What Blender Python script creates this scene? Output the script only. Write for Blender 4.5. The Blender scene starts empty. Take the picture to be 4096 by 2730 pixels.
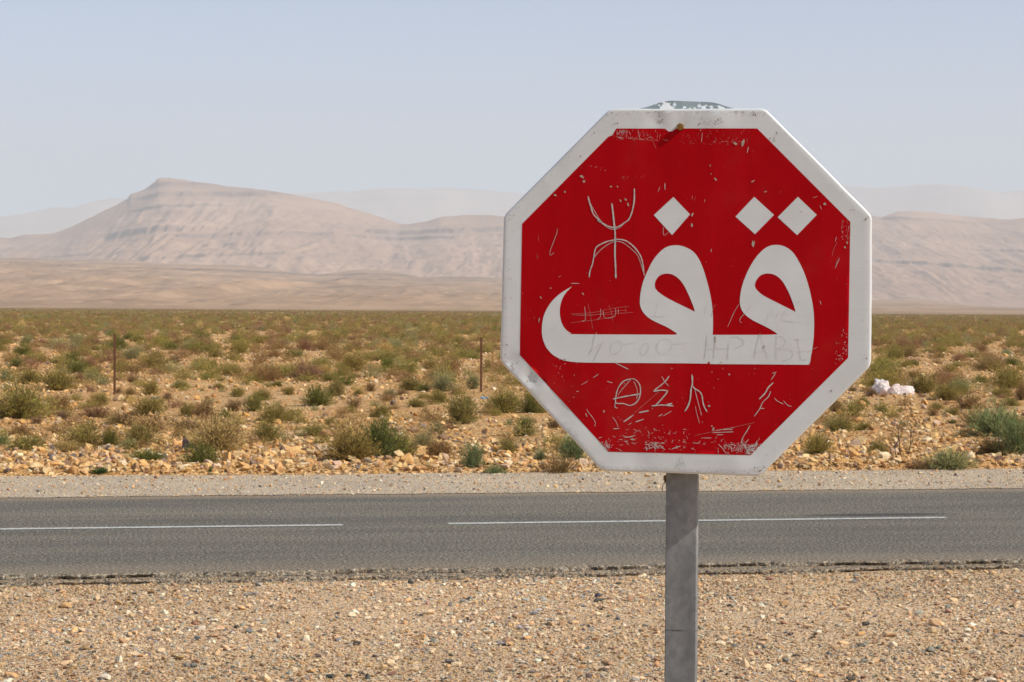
import bpy, bmesh, math, random
import numpy as np
from mathutils import Vector, Matrix, Euler
from mathutils.geometry import delaunay_2d_cdt

R = math.radians
scene = bpy.context.scene
COL = scene.collection
random.seed(7)

# ------------------------------------------------------------------ camera
H_CAM, F_PX = 1.60, 8775.0            # eye height (m), focal length in photo pixels (photo is 4096 wide)
PITCH, ROLL = 0.83, 0.38              # degrees
cam_d = bpy.data.cameras.new('camera')
cam = bpy.data.objects.new('camera', cam_d)
COL.objects.link(cam)
cam_d.sensor_width = 36.0
cam_d.lens = F_PX / 4096 * 36.0
cam_d.clip_start, cam_d.clip_end = 0.1, 90000
CAM_R = (Matrix.Rotation(R(90 - PITCH), 3, 'X') @ Matrix.Rotation(R(ROLL), 3, 'Z'))
cam.matrix_world = Matrix.Translation((0, 0, H_CAM)) @ CAM_R.to_4x4()
cam_d.dof.use_dof = True
cam_d.dof.focus_distance = 4.9
cam_d.dof.aperture_fstop = 34
scene.camera = cam

# ------------------------------------------------------------------ sun and sky
SIGN_YAW = R(8.0)
SR = Vector((math.cos(SIGN_YAW), -math.sin(SIGN_YAW), 0))     # sign's right
SN = Vector((-math.sin(SIGN_YAW), -math.cos(SIGN_YAW), 0))    # sign's facing
G, A = R(10.0), R(40.5)
sun_dir = (SR * math.cos(A) + Vector((0, 0, 1)) * math.sin(A)) * math.cos(G) + SN * math.sin(G)
sun_dir.normalize()
SUN_EL = math.asin(sun_dir.z)
sun_d = bpy.data.lights.new('sun', 'SUN')
sun_d.energy, sun_d.angle, sun_d.color = 4.6, R(0.53), (1.0, 0.92, 0.79)
sun = bpy.data.objects.new('sun', sun_d)
COL.objects.link(sun)
sun.rotation_euler = sun_dir.to_track_quat('Z', 'Y').to_euler()

world = bpy.data.worlds.new('World')
scene.world = world
world.use_nodes = True
wn = world.node_tree
wn.nodes.clear()
w_out = wn.nodes.new('ShaderNodeOutputWorld')
w_bg = wn.nodes.new('ShaderNodeBackground')
w_sky = wn.nodes.new('ShaderNodeTexSky')
w_sky.sky_type = 'NISHITA'
w_sky.sun_disc = False
w_sky.sun_elevation = SUN_EL
w_sky.sun_rotation = math.atan2(sun_dir.x, sun_dir.y)
w_sky.altitude = 900
w_sky.air_density, w_sky.dust_density, w_sky.ozone_density = 0.55, 0.05, 0.4
w_bg.inputs['Strength'].default_value = 0.112
w_mul = wn.nodes.new('ShaderNodeMix')                 # even multiply tint that makes the sky bluer
w_mul.data_type, w_mul.blend_type = 'RGBA', 'MULTIPLY'
w_mul.inputs[0].default_value = 1.0
w_mul.inputs[7].default_value = (0.80, 0.985, 1.03, 1)
wn.links.new(w_sky.outputs[0], w_mul.inputs[6])
wn.links.new(w_mul.outputs[2], w_bg.inputs['Color'])
wn.links.new(w_bg.outputs[0], w_out.inputs['Surface'])

vs = scene.view_settings
vs.view_transform, vs.look, vs.exposure, vs.gamma = 'Standard', 'None', 0.62, 1.0
vs.use_curve_mapping = False
scene.render.film_transparent = False
scene.render.filter_size = 1.15
cy = scene.cycles
cy.use_denoising = True
cy.max_bounces, cy.diffuse_bounces, cy.glossy_bounces = 6, 3, 2
cy.transparent_max_bounces, cy.volume_bounces = 4, 1
cy.sample_clamp_indirect = 6

# ------------------------------------------------------------------ helpers
def ray(px, py):
    return CAM_R @ Vector(((px - 2048) / F_PX, -(py - 1365) / F_PX, -1.0))

def ground_at(px, py, z=0.0):
    d = ray(px, py)
    t = (z - H_CAM) / d.z
    return Vector((d.x * t, d.y * t, z))

def azel(px, py):
    """pixel -> (x/y, z/y) tangents of the ray."""
    d = ray(px, py)
    return d.x / d.y, d.z / d.y

def hash2(ix, iy, seed):
    h = (ix.astype(np.int64) * 374761393 + iy.astype(np.int64) * 668265263 + seed * 974711) & 0x7fffffff
    h = ((h ^ (h >> 13)) * 1274126177) & 0x7fffffff
    h = h ^ (h >> 16)
    return (h & 0xffff) / 65535.0

def vnoise(x, y, seed=0):
    x = np.asarray(x, float); y = np.asarray(y, float)
    x, y = np.broadcast_arrays(x, y)
    ix, iy = np.floor(x), np.floor(y)
    fx, fy = x - ix, y - iy
    fx, fy = fx * fx * (3 - 2 * fx), fy * fy * (3 - 2 * fy)
    a, b = hash2(ix, iy, seed), hash2(ix + 1, iy, seed)
    c, d = hash2(ix, iy + 1, seed), hash2(ix + 1, iy + 1, seed)
    return (a + (b - a) * fx) * (1 - fy) + (c + (d - c) * fx) * fy

def fbm(x, y, seed=0, octs=4, gain=0.5):
    s, a, t = 0, 1.0, 0
    for k in range(octs):
        s = s + a * vnoise(np.asarray(x) * 2 ** k, np.asarray(y) * 2 ** k, seed + k * 17)
        t += a
        a *= gain
    return s / t * 2 - 1

def tag(o, label=None, cat=None, group=None, kind=None):
    if label: o['label'] = label
    if cat: o['category'] = cat
    if group: o['group'] = group
    if kind: o['kind'] = kind
    return o

def link(o, parent=None):
    COL.objects.link(o)
    if parent is not None:
        o.parent = parent
    return o

def mesh_obj(name, me, parent=None, mat=None):
    if mat is not None:
        me.materials.clear()
        me.materials.append(mat)
    return link(bpy.data.objects.new(name, me), parent)

def empty(name, loc=(0, 0, 0), rz=0.0):
    o = bpy.data.objects.new(name, None)
    o.empty_display_size = 0.1
    o.location = loc
    o.rotation_euler = (0, 0, rz)
    return link(o)

def np_mesh(name, v, f, smooth=False):
    """v (n,3), f (m,k) arrays -> mesh"""
    me = bpy.data.meshes.new(name)
    v = np.asarray(v, np.float32)
    f = np.asarray(f, np.int32)
    me.vertices.add(len(v))
    me.vertices.foreach_set('co', v.ravel())
    k = f.shape[1]
    me.loops.add(f.size)
    me.loops.foreach_set('vertex_index', f.ravel())
    me.polygons.add(len(f))
    me.polygons.foreach_set('loop_start', np.arange(0, f.size, k, dtype=np.int32))
    me.polygons.foreach_set('use_smooth', np.full(len(f), smooth))
    me.update(calc_edges=True)
    me.validate()
    return me

def grid_faces(nr, nc, flip=False):
    i = np.arange(nr - 1)[:, None] * nc + np.arange(nc - 1)[None, :]
    q = np.stack([i, i + 1, i + nc + 1, i + nc], -1).reshape(-1, 4)
    return q[:, ::-1] if flip else q

def add_attr(me, name, vals):
    a = me.attributes.new(name, 'FLOAT', 'POINT')
    a.data.foreach_set('value', np.asarray(vals, np.float32).ravel())

# ------------------------------------------------------------------ material helpers
class NT:
    def __init__(self, name):
        self.m = bpy.data.materials.new(name)
        self.m.use_nodes = True
        self.t = self.m.node_tree
        self.t.nodes.clear()
        self.out = self.t.nodes.new('ShaderNodeOutputMaterial')
    def n(self, typ, **kw):
        nd = self.t.nodes.new(typ)
        for k, v in kw.items():
            setattr(nd, k, v)
        return nd
    def l(self, a, b):
        self.t.links.new(a, b)
    def put(self, sock, v):
        if hasattr(v, 'links') or isinstance(v, bpy.types.NodeSocket):
            self.l(v, sock)
        else:
            sock.default_value = v
    def coord(self, kind='Object'):
        return self.n('ShaderNodeTexCoord').outputs[kind]
    def mapping(self, vec, scale=(1, 1, 1), rot=(0, 0, 0)):
        m = self.n('ShaderNodeMapping')
        self.l(vec, m.inputs['Vector'])
        m.inputs['Scale'].default_value = scale
        m.inputs['Rotation'].default_value = rot
        return m.outputs[0]
    def noise(self, vec, scale, detail=3, rough=0.6, out='Fac'):
        nd = self.n('ShaderNodeTexNoise')
        if vec is not None: self.l(vec, nd.inputs['Vector'])
        nd.inputs['Scale'].default_value = scale
        nd.inputs['Detail'].default_value = detail
        nd.inputs['Roughness'].default_value = rough
        return nd.outputs[out]
    def voro(self, vec, scale, out='Color', feature='F1'):
        nd = self.n('ShaderNodeTexVoronoi', feature=feature)
        self.l(vec, nd.inputs['Vector'])
        nd.inputs['Scale'].default_value = scale
        return nd.outputs[out]
    def ramp(self, fac, stops, interp='LINEAR'):
        nd = self.n('ShaderNodeValToRGB')
        nd.color_ramp.interpolation = interp
        e = nd.color_ramp.elements
        while len(e) > 1: e.remove(e[-1])
        e[0].position = stops[0][0]; e[0].color = tuple(stops[0][1]) + (1,)
        for p, c in stops[1:]:
            x = e.new(p); x.color = tuple(c) + (1,)
        self.l(fac, nd.inputs['Fac'])
        return nd.outputs['Color']
    def math(self, op, a, b=None, clamp=False):
        nd = self.n('ShaderNodeMath', operation=op, use_clamp=clamp)
        self.put(nd.inputs[0], a)
        if b is not None: self.put(nd.inputs[1], b)
        return nd.outputs[0]
    def mix(self, fac, a, b, mode='MIX'):
        nd = self.n('ShaderNodeMix', data_type='RGBA', blend_type=mode)
        self.put(nd.inputs[0], fac)
        for s, v in ((nd.inputs[6], a), (nd.inputs[7], b)):
            if isinstance(v, tuple) and len(v) == 3: v = v + (1,)
            self.put(s, v)
        return nd.outputs[2]
    def attr(self, name, typ='GEOMETRY', out='Fac'):
        nd = self.n('ShaderNodeAttribute', attribute_name=name, attribute_type=typ)
        return nd.outputs[out]
    def step(self, v, lo, hi):
        nd = self.n('ShaderNodeMapRange', interpolation_type='SMOOTHSTEP')
        self.l(v, nd.inputs['Value'])
        nd.inputs['From Min'].default_value = lo
        nd.inputs['From Max'].default_value = hi
        return nd.outputs[0]
    def bump(self, h, dist, strength=1.0):
        nd = self.n('ShaderNodeBump')
        nd.inputs['Strength'].default_value = strength
        nd.inputs['Distance'].default_value = dist
        self.l(h, nd.inputs['Height'])
        return nd.outputs[0]
    def bsdf(self, color, rough=0.9, normal=None, metallic=0.0, spec=0.3):
        b = self.n('ShaderNodeBsdfPrincipled')
        if isinstance(color, tuple) and len(color) == 3: color = color + (1,)
        self.put(b.inputs['Base Color'], color)
        self.put(b.inputs['Roughness'], rough)
        self.put(b.inputs['Metallic'], metallic)
        self.put(b.inputs['Specular IOR Level'], spec)
        if normal is not None: self.l(normal, b.inputs['Normal'])
        self.l(b.outputs[0], self.out.inputs['Surface'])
        return b

# plain with scrub: soil
def m_soil():
    t = NT('desert_soil')
    P = t.coord()
    big = t.noise(P, 0.35, 4)
    mid = t.noise(P, 3.0, 4, 0.65)
    fine = t.noise(P, 38.0, 3, 0.7)
    c = t.ramp(mid, [(0.30, (0.40, 0.185, 0.058)), (0.52, (0.54, 0.285, 0.098)), (0.72, (0.62, 0.365, 0.155))])
    c = t.mix(t.step(big, 0.45, 0.62), c, (0.56, 0.36, 0.18), 'MIX')
    peb = t.voro(P, 26.0)
    sep = t.n('ShaderNodeSeparateColor'); t.l(peb, sep.inputs[0])
    c2 = t.ramp(sep.outputs[0], [(0.0, (0.25, 0.12, 0.05)), (0.5, (0.50, 0.29, 0.12)), (0.8, (0.64, 0.44, 0.22)), (1.0, (0.72, 0.55, 0.33))])
    c = t.mix(0.55, c, c2)
    v = t.ramp(fine, [(0.25, (0.6, 0.6, 0.6)), (0.75, (1.25, 1.25, 1.25))])
    c = t.mix(1.0, c, v, 'MULTIPLY')
    h = t.math('ADD', t.voro(P, 26.0, 'Distance'), t.math('MULTIPLY', mid, 1.2))
    t.bsdf(c, 0.95, t.bump(h, 0.03, 0.9), spec=0.1)
    return t.m

def m_gravel(name, scale, cols, grit=(0.55, 1.35)):
    t = NT(name)
    P = t.coord()
    vc = t.voro(P, scale)
    sep = t.n('ShaderNodeSeparateColor'); t.l(vc, sep.inputs[0])
    c = t.ramp(sep.outputs[1], cols)
    vc2 = t.voro(P, scale * 2.3)
    sep2 = t.n('ShaderNodeSeparateColor'); t.l(vc2, sep2.inputs[0])
    c2 = t.ramp(sep2.outputs[0], cols)
    c = t.mix(0.5, c, c2)
    big = t.noise(P, 0.8, 4, 0.6)
    b = t.ramp(big, [(0.3, (0.86, 0.86, 0.88)), (0.7, (1.1, 1.08, 1.04))])
    c = t.mix(1.0, c, b, 'MULTIPLY')
    f = t.noise(P, scale * 4, 2, 0.7)
    g = t.ramp(f, [(0.3, (grit[0],) * 3), (0.7, (grit[1],) * 3)])
    c = t.mix(1.0, c, g, 'MULTIPLY')
    h = t.math('SUBTRACT', t.noise(P, scale * 1.2, 3, 0.7), t.voro(P, scale, 'Distance'))
    t.bsdf(c, 0.95, t.bump(h, 0.6 / scale, 0.9), spec=0.1)
    return t.m

ROAD_ANG = R(11.0)
def m_asphalt(name='asphalt', dusty=0.0):
    t = NT(name)
    P = t.coord()
    U = t.mapping(P, rot=(0, 0, 0))
    sp = t.noise(P, 50, 4, 0.85)
    c = t.ramp(sp, [(0.34, (0.012, 0.011, 0.0095)), (0.45, (0.068, 0.063, 0.053)), (0.54, (0.138, 0.127, 0.105)), (0.62, (0.46, 0.42, 0.34))])
    # wear along the road, and long patches
    L = t.mapping(P, scale=(0.25, 1.6, 1))
    big = t.noise(L, 1.0, 4, 0.6)
    b = t.ramp(big, [(0.3, (0.74, 0.74, 0.76)), (0.7, (1.22, 1.20, 1.15))])
    c = t.mix(1.0, c, b, 'MULTIPLY')
    sx = t.n('ShaderNodeSeparateXYZ'); t.l(P, sx.inputs[0])
    v = sx.outputs[1]
    ed = t.math('ADD', t.math('MULTIPLY', t.step(v, 1.1, 0.4), 0.55), t.step(v, 5.25, 5.75))
    ns = t.noise(P, 60, 2, 0.7)
    dust = t.math('MULTIPLY', t.math('MULTIPLY', ed, 0.8), t.step(ns, 0.42, 0.62))
    if dusty: dust = t.math('MAXIMUM', dust, t.math('MULTIPLY', t.step(t.noise(P, 25, 3, 0.7), 0.45, 0.6), dusty))
    c = t.mix(dust, c, (0.44, 0.31, 0.19))
    # an old oil stain by the end of the painted dash
    m = t.n('ShaderNodeMapping'); t.l(P, m.inputs['Vector'])
    m.inputs['Location'].default_value = (-3.62, -3.42, 0)
    m2 = t.n('ShaderNodeMapping', vector_type='POINT'); t.l(m.outputs[0], m2.inputs['Vector'])
    m2.inputs['Scale'].default_value = (1.15, 6.0, 1)
    ln = t.n('ShaderNodeVectorMath', operation='LENGTH'); t.l(m2.outputs[0], ln.inputs[0])
    rad = t.math('ADD', ln.outputs['Value'], t.math('MULTIPLY', t.noise(P, 5, 3), 0.7))
    st = t.math('MULTIPLY', t.step(rad, 1.25, 0.75), 0.75)
    c = t.mix(st, c, (0.026, 0.028, 0.036))
    # thin tar cracks along the middle of the far lane
    cr = t.noise(t.mapping(P, scale=(0.9, 6, 1)), 1.6, 5, 0.65)
    crl = t.math('MULTIPLY', t.step(t.math('ABSOLUTE', t.math('SUBTRACT', cr, 0.5)), 0.012, 0.003),
                 t.math('MULTIPLY', t.step(v, 3.1, 3.3), t.step(v, 3.9, 3.6)))
    c = t.mix(t.math('MULTIPLY', crl, 0.7), c, (0.03, 0.03, 0.03))
    t.bsdf(c, 0.85, t.bump(sp, 0.006, 0.8), spec=0.25)
    return t.m

def m_tint(name, rough=0.92, var=0.35, scale=14.0, bumpd=0.01, strat=False):
    """stone whose own colour is carried by each stone"""
    t = NT(name)
    P = t.coord()
    c = t.attr('tint', 'INSTANCER', 'Color')
    n = t.noise(P, scale, 4, 0.65)
    v = t.ramp(n, [(0.25, (1 - var,) * 3), (0.75, (1 + var * 0.7,) * 3)])
    c = t.mix(1.0, c, v, 'MULTIPLY')
    t.bsdf(c, rough, t.bump(n, bumpd, 0.7) if bumpd else None, spec=0.15)
    return t.m

def m_leaf(name='leaf', transl=0.38):
    t = NT(name)
    c = t.attr('tint', 'INSTANCER', 'Color')
    sh = t.attr('shade', 'GEOMETRY', 'Fac')
    v = t.ramp(sh, [(0.0, (0.62, 0.58, 0.55)), (0.5, (1.0, 1.0, 1.0)), (1.0, (1.5, 1.42, 1.25))])
    c = t.mix(1.0, c, v, 'MULTIPLY')
    d = t.n('ShaderNodeBsdfDiffuse'); t.l(c, d.inputs['Color'])
    tr = t.n('ShaderNodeBsdfTranslucent'); t.l(c, tr.inputs['Color'])
    mx = t.n('ShaderNodeMixShader'); mx.inputs[0].default_value = transl
    t.l(d.outputs[0], mx.inputs[1]); t.l(tr.outputs[0], mx.inputs[2])
    t.l(mx.outputs[0], t.out.inputs['Surface'])
    return t.m

def m_twig():
    t = NT('dry_twig')
    c = t.ramp(t.noise(t.coord(), 9, 2), [(0.3, (0.09, 0.055, 0.035)), (0.7, (0.20, 0.14, 0.085))])
    t.bsdf(c, 0.9, spec=0.1)
    return t.m

def m_hill(name, lo, mid, hi, rock, sc=0.002):
    t = NT(name)
    P = t.coord()
    n = t.noise(P, sc, 5, 0.62)
    c = t.ramp(n, [(0.30, lo), (0.5, mid), (0.70, hi)])
    st = t.noise(t.mapping(P, scale=(0.35, 0.35, 6)), sc * 3.0, 4, 0.6)
    s = t.ramp(st, [(0.3, (0.83, 0.82, 0.82)), (0.7, (1.15, 1.14, 1.12))])
    c = t.mix(1.0, c, s, 'MULTIPLY')
    scrub = t.noise(P, sc * 30, 3, 0.7)
    c = t.mix(1.0, c, t.ramp(scrub, [(0.35, (0.85, 0.85, 0.83)), (0.65, (1.1, 1.1, 1.1))]), 'MULTIPLY')
    c = t.mix(t.attr('band'), c, rock)
    t.bsdf(c, 0.98, None, spec=0.05)
    return t.m

def m_white():
    t = NT('white_sheeting')
    P = t.coord()
    ln = t.noise(t.mapping(P, scale=(6, 1, 260)), 1.0, 3, 0.6)
    bl = t.noise(P, 7, 4, 0.6)
    c = t.ramp(ln, [(0.3, (0.575, 0.61, 0.63)), (0.7, (0.60, 0.635, 0.66))])
    c = t.mix(1.0, c, t.ramp(bl, [(0.3, (0.93, 0.92, 0.90)), (0.7, (1.03, 1.03, 1.04))]), 'MULTIPLY')
    sp = t.noise(P, 190, 3, 0.7)
    c = t.mix(t.step(sp, 0.72, 0.76), c, (0.20, 0.15, 0.08))
    t.bsdf(c, 0.42, t.bump(bl, 0.002, 0.5), spec=0.4)
    return t.m

def m_red():
    t = NT('red_film')
    P = t.coord()
    bl = t.noise(P, 5, 4, 0.6)
    c = t.ramp(bl, [(0.3, (0.335, 0.0004, 0.003)), (0.7, (0.375, 0.0006, 0.0045))])
    sk = t.noise(t.mapping(P, scale=(14, 1, 1.2)), 2.0, 4, 0.6)
    c = t.mix(1.0, c, t.ramp(sk, [(0.3, (0.93, 0.93, 0.93)), (0.7, (1.06, 1.06, 1.06))]), 'MULTIPLY')
    c = t.mix(t.math('MULTIPLY', t.step(t.noise(P, 3.2, 5, 0.65), 0.50, 0.75), 0.06), c, (0.36, 0.20, 0.14))     # thin film of dust
    t.bsdf(c, 0.5, None, spec=0.06)
    return t.m

def m_flat(name, col, rough=0.7, metallic=0.0, var=0.2, scale=30, spec=0.3):
    t = NT(name)
    n = t.noise(t.coord(), scale, 4, 0.65)
    c = t.ramp(n, [(0.3, tuple(x * (1 - var) for x in col)), (0.7, tuple(min(1, x * (1 + var)) for x in col))])
    t.bsdf(c, rough, t.bump(n, 0.002, 0.3), metallic, spec)
    return t.m

def m_galv():
    t = NT('galvanised_steel')
    P = t.coord()
    n = t.noise(t.mapping(P, scale=(1, 1, 0.45)), 16, 5, 0.65)
    c = t.ramp(n, [(0.3, (0.140, 0.150, 0.160)), (0.5, (0.195, 0.208, 0.218)), (0.72, (0.27, 0.28, 0.285))])
    st = t.noise(t.mapping(P, scale=(1, 1, 0.12)), 30, 3, 0.6)
    c = t.mix(t.math('MULTIPLY', t.step(st, 0.62, 0.76), 0.35), c, (0.36, 0.32, 0.26))
    sz = t.n('ShaderNodeSeparateXYZ'); t.l(P, sz.inputs[0])
    ln = t.step(t.math('ABSOLUTE', t.math('SUBTRACT', sz.outputs[2], 0.963)), 0.0022, 0.0008)
    c = t.mix(t.math('MULTIPLY', ln, t.step(n, 0.4, 0.55)), c, (0.07, 0.07, 0.07))      # faint weld line
    v = t.voro(P, 60, 'Color')
    sp = t.n('ShaderNodeSeparateColor'); t.l(v, sp.inputs[0])
    c = t.mix(0.12, c, sp.outputs[0], 'OVERLAY')
    t.bsdf(c, 0.5, t.bump(n, 0.001, 0.4), 0.25, 0.5)
    return t.m

def m_peel():
    t = NT('peeling_white_paint_on_zinc')
    P = t.coord()
    n = t.noise(t.mapping(P, scale=(1, 1, 1.8)), 30, 5, 0.7)
    c = t.mix(t.step(n, 0.545, 0.57), (0.22, 0.27, 0.285), (0.80, 0.82, 0.82))
    t.bsdf(c, 0.5, t.bump(n, 0.001, 0.4), 0.0, 0.4)
    return t.m

MAT = dict(
    soil=m_soil(),
    gravel=m_gravel('roadside_gravel', 55, [(0.0, (0.24, 0.16, 0.10)), (0.3, (0.54, 0.345, 0.185)), (0.6, (0.69, 0.48, 0.285)), (0.85, (0.78, 0.61, 0.41)), (1.0, (0.34, 0.34, 0.33))]),
    verge=m_gravel('verge_gravel', 70, [(0.0, (0.22, 0.175, 0.13)), (0.35, (0.44, 0.355, 0.265)), (0.65, (0.55, 0.455, 0.34)), (0.9, (0.68, 0.60, 0.48)), (1.0, (0.30, 0.30, 0.29))], (0.65, 1.3)),
    asphalt=m_asphalt(), old=m_asphalt('old_asphalt', 0.45),
    stone=m_tint('stone'), rock=m_tint('rock', scale=9, bumpd=0.02),
    leaf=m_leaf(), twig=m_twig(),
    white=m_white(), red=m_red(), galv=m_galv(), peel=m_peel(),
    scratch=m_flat('bare_scratch', (0.45, 0.44, 0.43), 0.6, var=0.12, scale=150),
    scuff=m_flat('scuffed_red', (0.42, 0.16, 0.15), 0.7, var=0.3, scale=150),
    gouge=m_flat('dirty_gouge', (0.36, 0.31, 0.26), 0.8, var=0.4, scale=200),
    pencil=m_flat('faint_scratch', (0.47, 0.48, 0.48), 0.8, var=0.3, scale=150),
    rust=m_flat('rust', (0.16, 0.095, 0.04), 0.85, var=0.4, scale=200),
    bolt=m_flat('rusty_brass', (0.20, 0.105, 0.022), 0.6, var=0.35, scale=220),
    iron=m_flat('rusty_iron', (0.19, 0.088, 0.05), 0.85, var=0.35, scale=12),
    paint=None,
)

def m_roadpaint():
    t = NT('worn_road_paint')
    P = t.coord()
    n = t.noise(P, 42, 4, 0.75)
    c = t.ramp(n, [(0.36, (0.10, 0.10, 0.09)), (0.46, (0.42, 0.43, 0.41)), (0.7, (0.66, 0.67, 0.65))])
    t.bsdf(c, 0.8, t.bump(n, 0.003, 0.5), spec=0.2)
    return t.m
MAT['paint'] = m_roadpaint()

# ------------------------------------------------------------------ ground
cR, sR = math.cos(ROAD_ANG), math.sin(ROAD_ANG)
ROAD_O = Vector((0, 13.22))                      # point on the near asphalt edge straight ahead
def road_uv(x, y):
    """along, across (0 = near edge, ~5.75 = far edge)"""
    return (x * cR + (y - ROAD_O.y) * sR, -x * sR + (y - ROAD_O.y) * cR)
def road_xy(u, v):
    return (u * cR - v * sR, ROAD_O.y + u * sR + v * cR)
V_FAR, V_VERGE = 5.72, 8.0

def sstep(x, a, b):
    t = np.clip((np.asarray(x, float) - a) / (b - a), 0, 1)
    return t * t * (3 - 2 * t)

def zg(x, y):
    """height of the open ground"""
    x = np.asarray(x, float); y = np.asarray(y, float)
    u, v = road_uv(x, y)
    out = sstep(v, V_VERGE + 0.2, V_VERGE + 6)
    r = np.hypot(x, y)
    small = 0.10 * fbm(x / 7.0, y / 7.0, 3, 3) * (1 - sstep(r, 150, 400))
    wide = 0.30 * fbm(x / 45.0, y / 60.0, 11, 2) * sstep(r, 50, 130) * (1 - 0.6 * sstep(r, 500, 1200))
    lip = 0.10 * np.exp(-((v - V_VERGE - 0.5) / 0.5) ** 2)
    return -0.11 + 0.13 * sstep(v, V_VERGE - 0.25, V_VERGE + 0.25) + out * (small + wide) + lip * 0.3

ang = np.concatenate([np.linspace(-180, -22, 60)[:-1], np.linspace(-22, 22, 360), np.linspace(22, 180, 60)[1:]])
ang = np.radians(ang)
rad = np.concatenate([np.geomspace(1.5, 20, 30)[:-1], np.geomspace(20, 140, 190)[:-1], np.geomspace(140, 19000, 110)])
rr, aa = np.meshgrid(rad, ang, indexing='ij')
gx, gy = rr * np.sin(aa), rr * np.cos(aa)
gz = zg(gx, gy)
gv = np.stack([gx, gy, gz], -1).reshape(-1, 3)
gf = grid_faces(len(rad), len(ang), True)
cen = np.array([[0, 0, 0.0]])
gv = np.concatenate([gv, cen])
cf = np.array([[i, i + 1, len(gv) - 1] for i in range(len(ang) - 1)])
me = np_mesh('ground', gv, gf, True)
bm = bmesh.new(); bm.from_mesh(me); bm.verts.ensure_lookup_table()
for a, b, c in cf:
    bm.faces.new((bm.verts[a], bm.verts[c], bm.verts[b]))
bmesh.ops.recalc_face_normals(bm, faces=bm.faces)
up = sum(f.normal.z for f in bm.faces)
if up < 0: bmesh.ops.reverse_faces(bm, faces=bm.faces)
bm.to_mesh(me); bm.free()
ground = tag(mesh_obj('ground', me, None, MAT['soil']), 'stony orange desert ground stretching to the hills', kind='structure')

# road strips: each a mesh in road coordinates (x along, y across), placed as one object
def strip(name, near, far, z, mat, label, thick=0.0, us=None):
    """near(u), far(u) -> v; thick>0 makes a near-side lip going down"""
    if us is None:
        us = np.concatenate([np.linspace(-250, -9, 60)[:-1], np.arange(-9, 9, 0.02), np.linspace(9, 250, 60)])
    n = len(us)
    a, b = near(us), far(us)
    rows = []
    if thick:
        uc = 0.05 + np.clip(1.1 * fbm(us * 3.1, us * 0 + 2, 15, 4), -0.5, 0.32)
        rows.append(np.stack([us, a + 0.045 * uc + 0.02 * vnoise(us * 30, us * 0, 5), np.full(n, z - thick)], -1))
        rows.append(np.stack([us, a + 0.02 * vnoise(us * 22, us * 0, 8), z - 0.008 - 0.012 * vnoise(us * 9, us * 0, 18) * vnoise(us * 40, us * 0, 19)], -1))
        rows.append(np.stack([us, a + 0.012 + 0.03 * vnoise(us * 22, us * 0, 8), z - 0.007 * vnoise(us * 13, us * 0, 28) * vnoise(us * 55, us * 0, 29)], -1))
        rows.append(np.stack([us, a + 0.09 + 0.03 * vnoise(us * 12, us * 0, 38), np.full(n, z)], -1))
    else:
        rows.append(np.stack([us, a, np.full(n, z)], -1))
    for k in range(1, 4):
        rows.append(np.stack([us, a + (b - a) * k / 3 if k < 3 else b, np.full(n, z)], -1))
    v = np.concatenate(rows)
    me = np_mesh(name, v, grid_faces(len(rows), n))
    o = mesh_obj(name, me, None, mat)
    o.location = (ROAD_O.x, ROAD_O.y, 0)
    o.rotation_euler = (0, 0, ROAD_ANG)
    return tag(o, label, kind='structure')

def jag(seed, amp, f0=2.0):
    return lambda u: amp * (fbm(u * f0, u * 0 + seed, seed, 4, 0.6)) + amp * 0.35 * fbm(u * 14, u * 0, seed + 5, 3, 0.7)
j1, j2, j3, j4, j5 = jag(1, 0.075, 1.6), jag(21, 0.11, 1.2), jag(41, 0.08), jag(61, 0.22, 0.8), jag(81, 0.10, 3)

strip('gravel_shoulder', lambda u: -13 + 0 * u, lambda u: 0.5 + 0 * u, -0.056, MAT['gravel'],
      'pale mixed gravel apron in front of the road')
strip('old_road_edge', lambda u: 0.25 + 0.8 * j2(u), lambda u: 0.7 + 0 * u, -0.030, MAT['old'],
      'crumbling strip of older asphalt below the road edge', thick=0.024)
strip('road', lambda u: 0.38 + j1(u), lambda u: V_FAR + 0.25 + 0 * u, 0.0, MAT['asphalt'],
      'worn grey asphalt road crossing the view', thick=0.028)
strip('road_verge', lambda u: V_FAR + 1.1 * j3(u), lambda u: V_VERGE + j4(u) * 0.7, 0.005, MAT['verge'],
      'far gravel verge between the road and the scrub')
def dash(u0, u1, label):
    us = np.arange(u0, u1 + 0.01, 0.02)
    o = strip('lane_marking', lambda u: 3.06 + 0.006 * fbm(u * 25, u * 0, 9, 3), lambda u: 3.155 + 0.006 * fbm(u * 25, u * 0 + 4, 12, 3), 0.004, MAT['paint'], label, us=us)
    del o['kind']
    return tag(o, label, 'road marking', 'painted dashes on the road')
def road_u(px, py):
    p = ground_at(px, py, 0.0)
    return road_uv(p.x, p.y)[0]
ua, ub, uc = road_u(1363, 2090), road_u(1770, 2083), road_u(3745, 2063)
dash(ua - 3.85, ua, 'white dash of the centre line ending left of the sign')
dash(ub, uc, 'white dash of the centre line passing behind the post')

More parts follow.
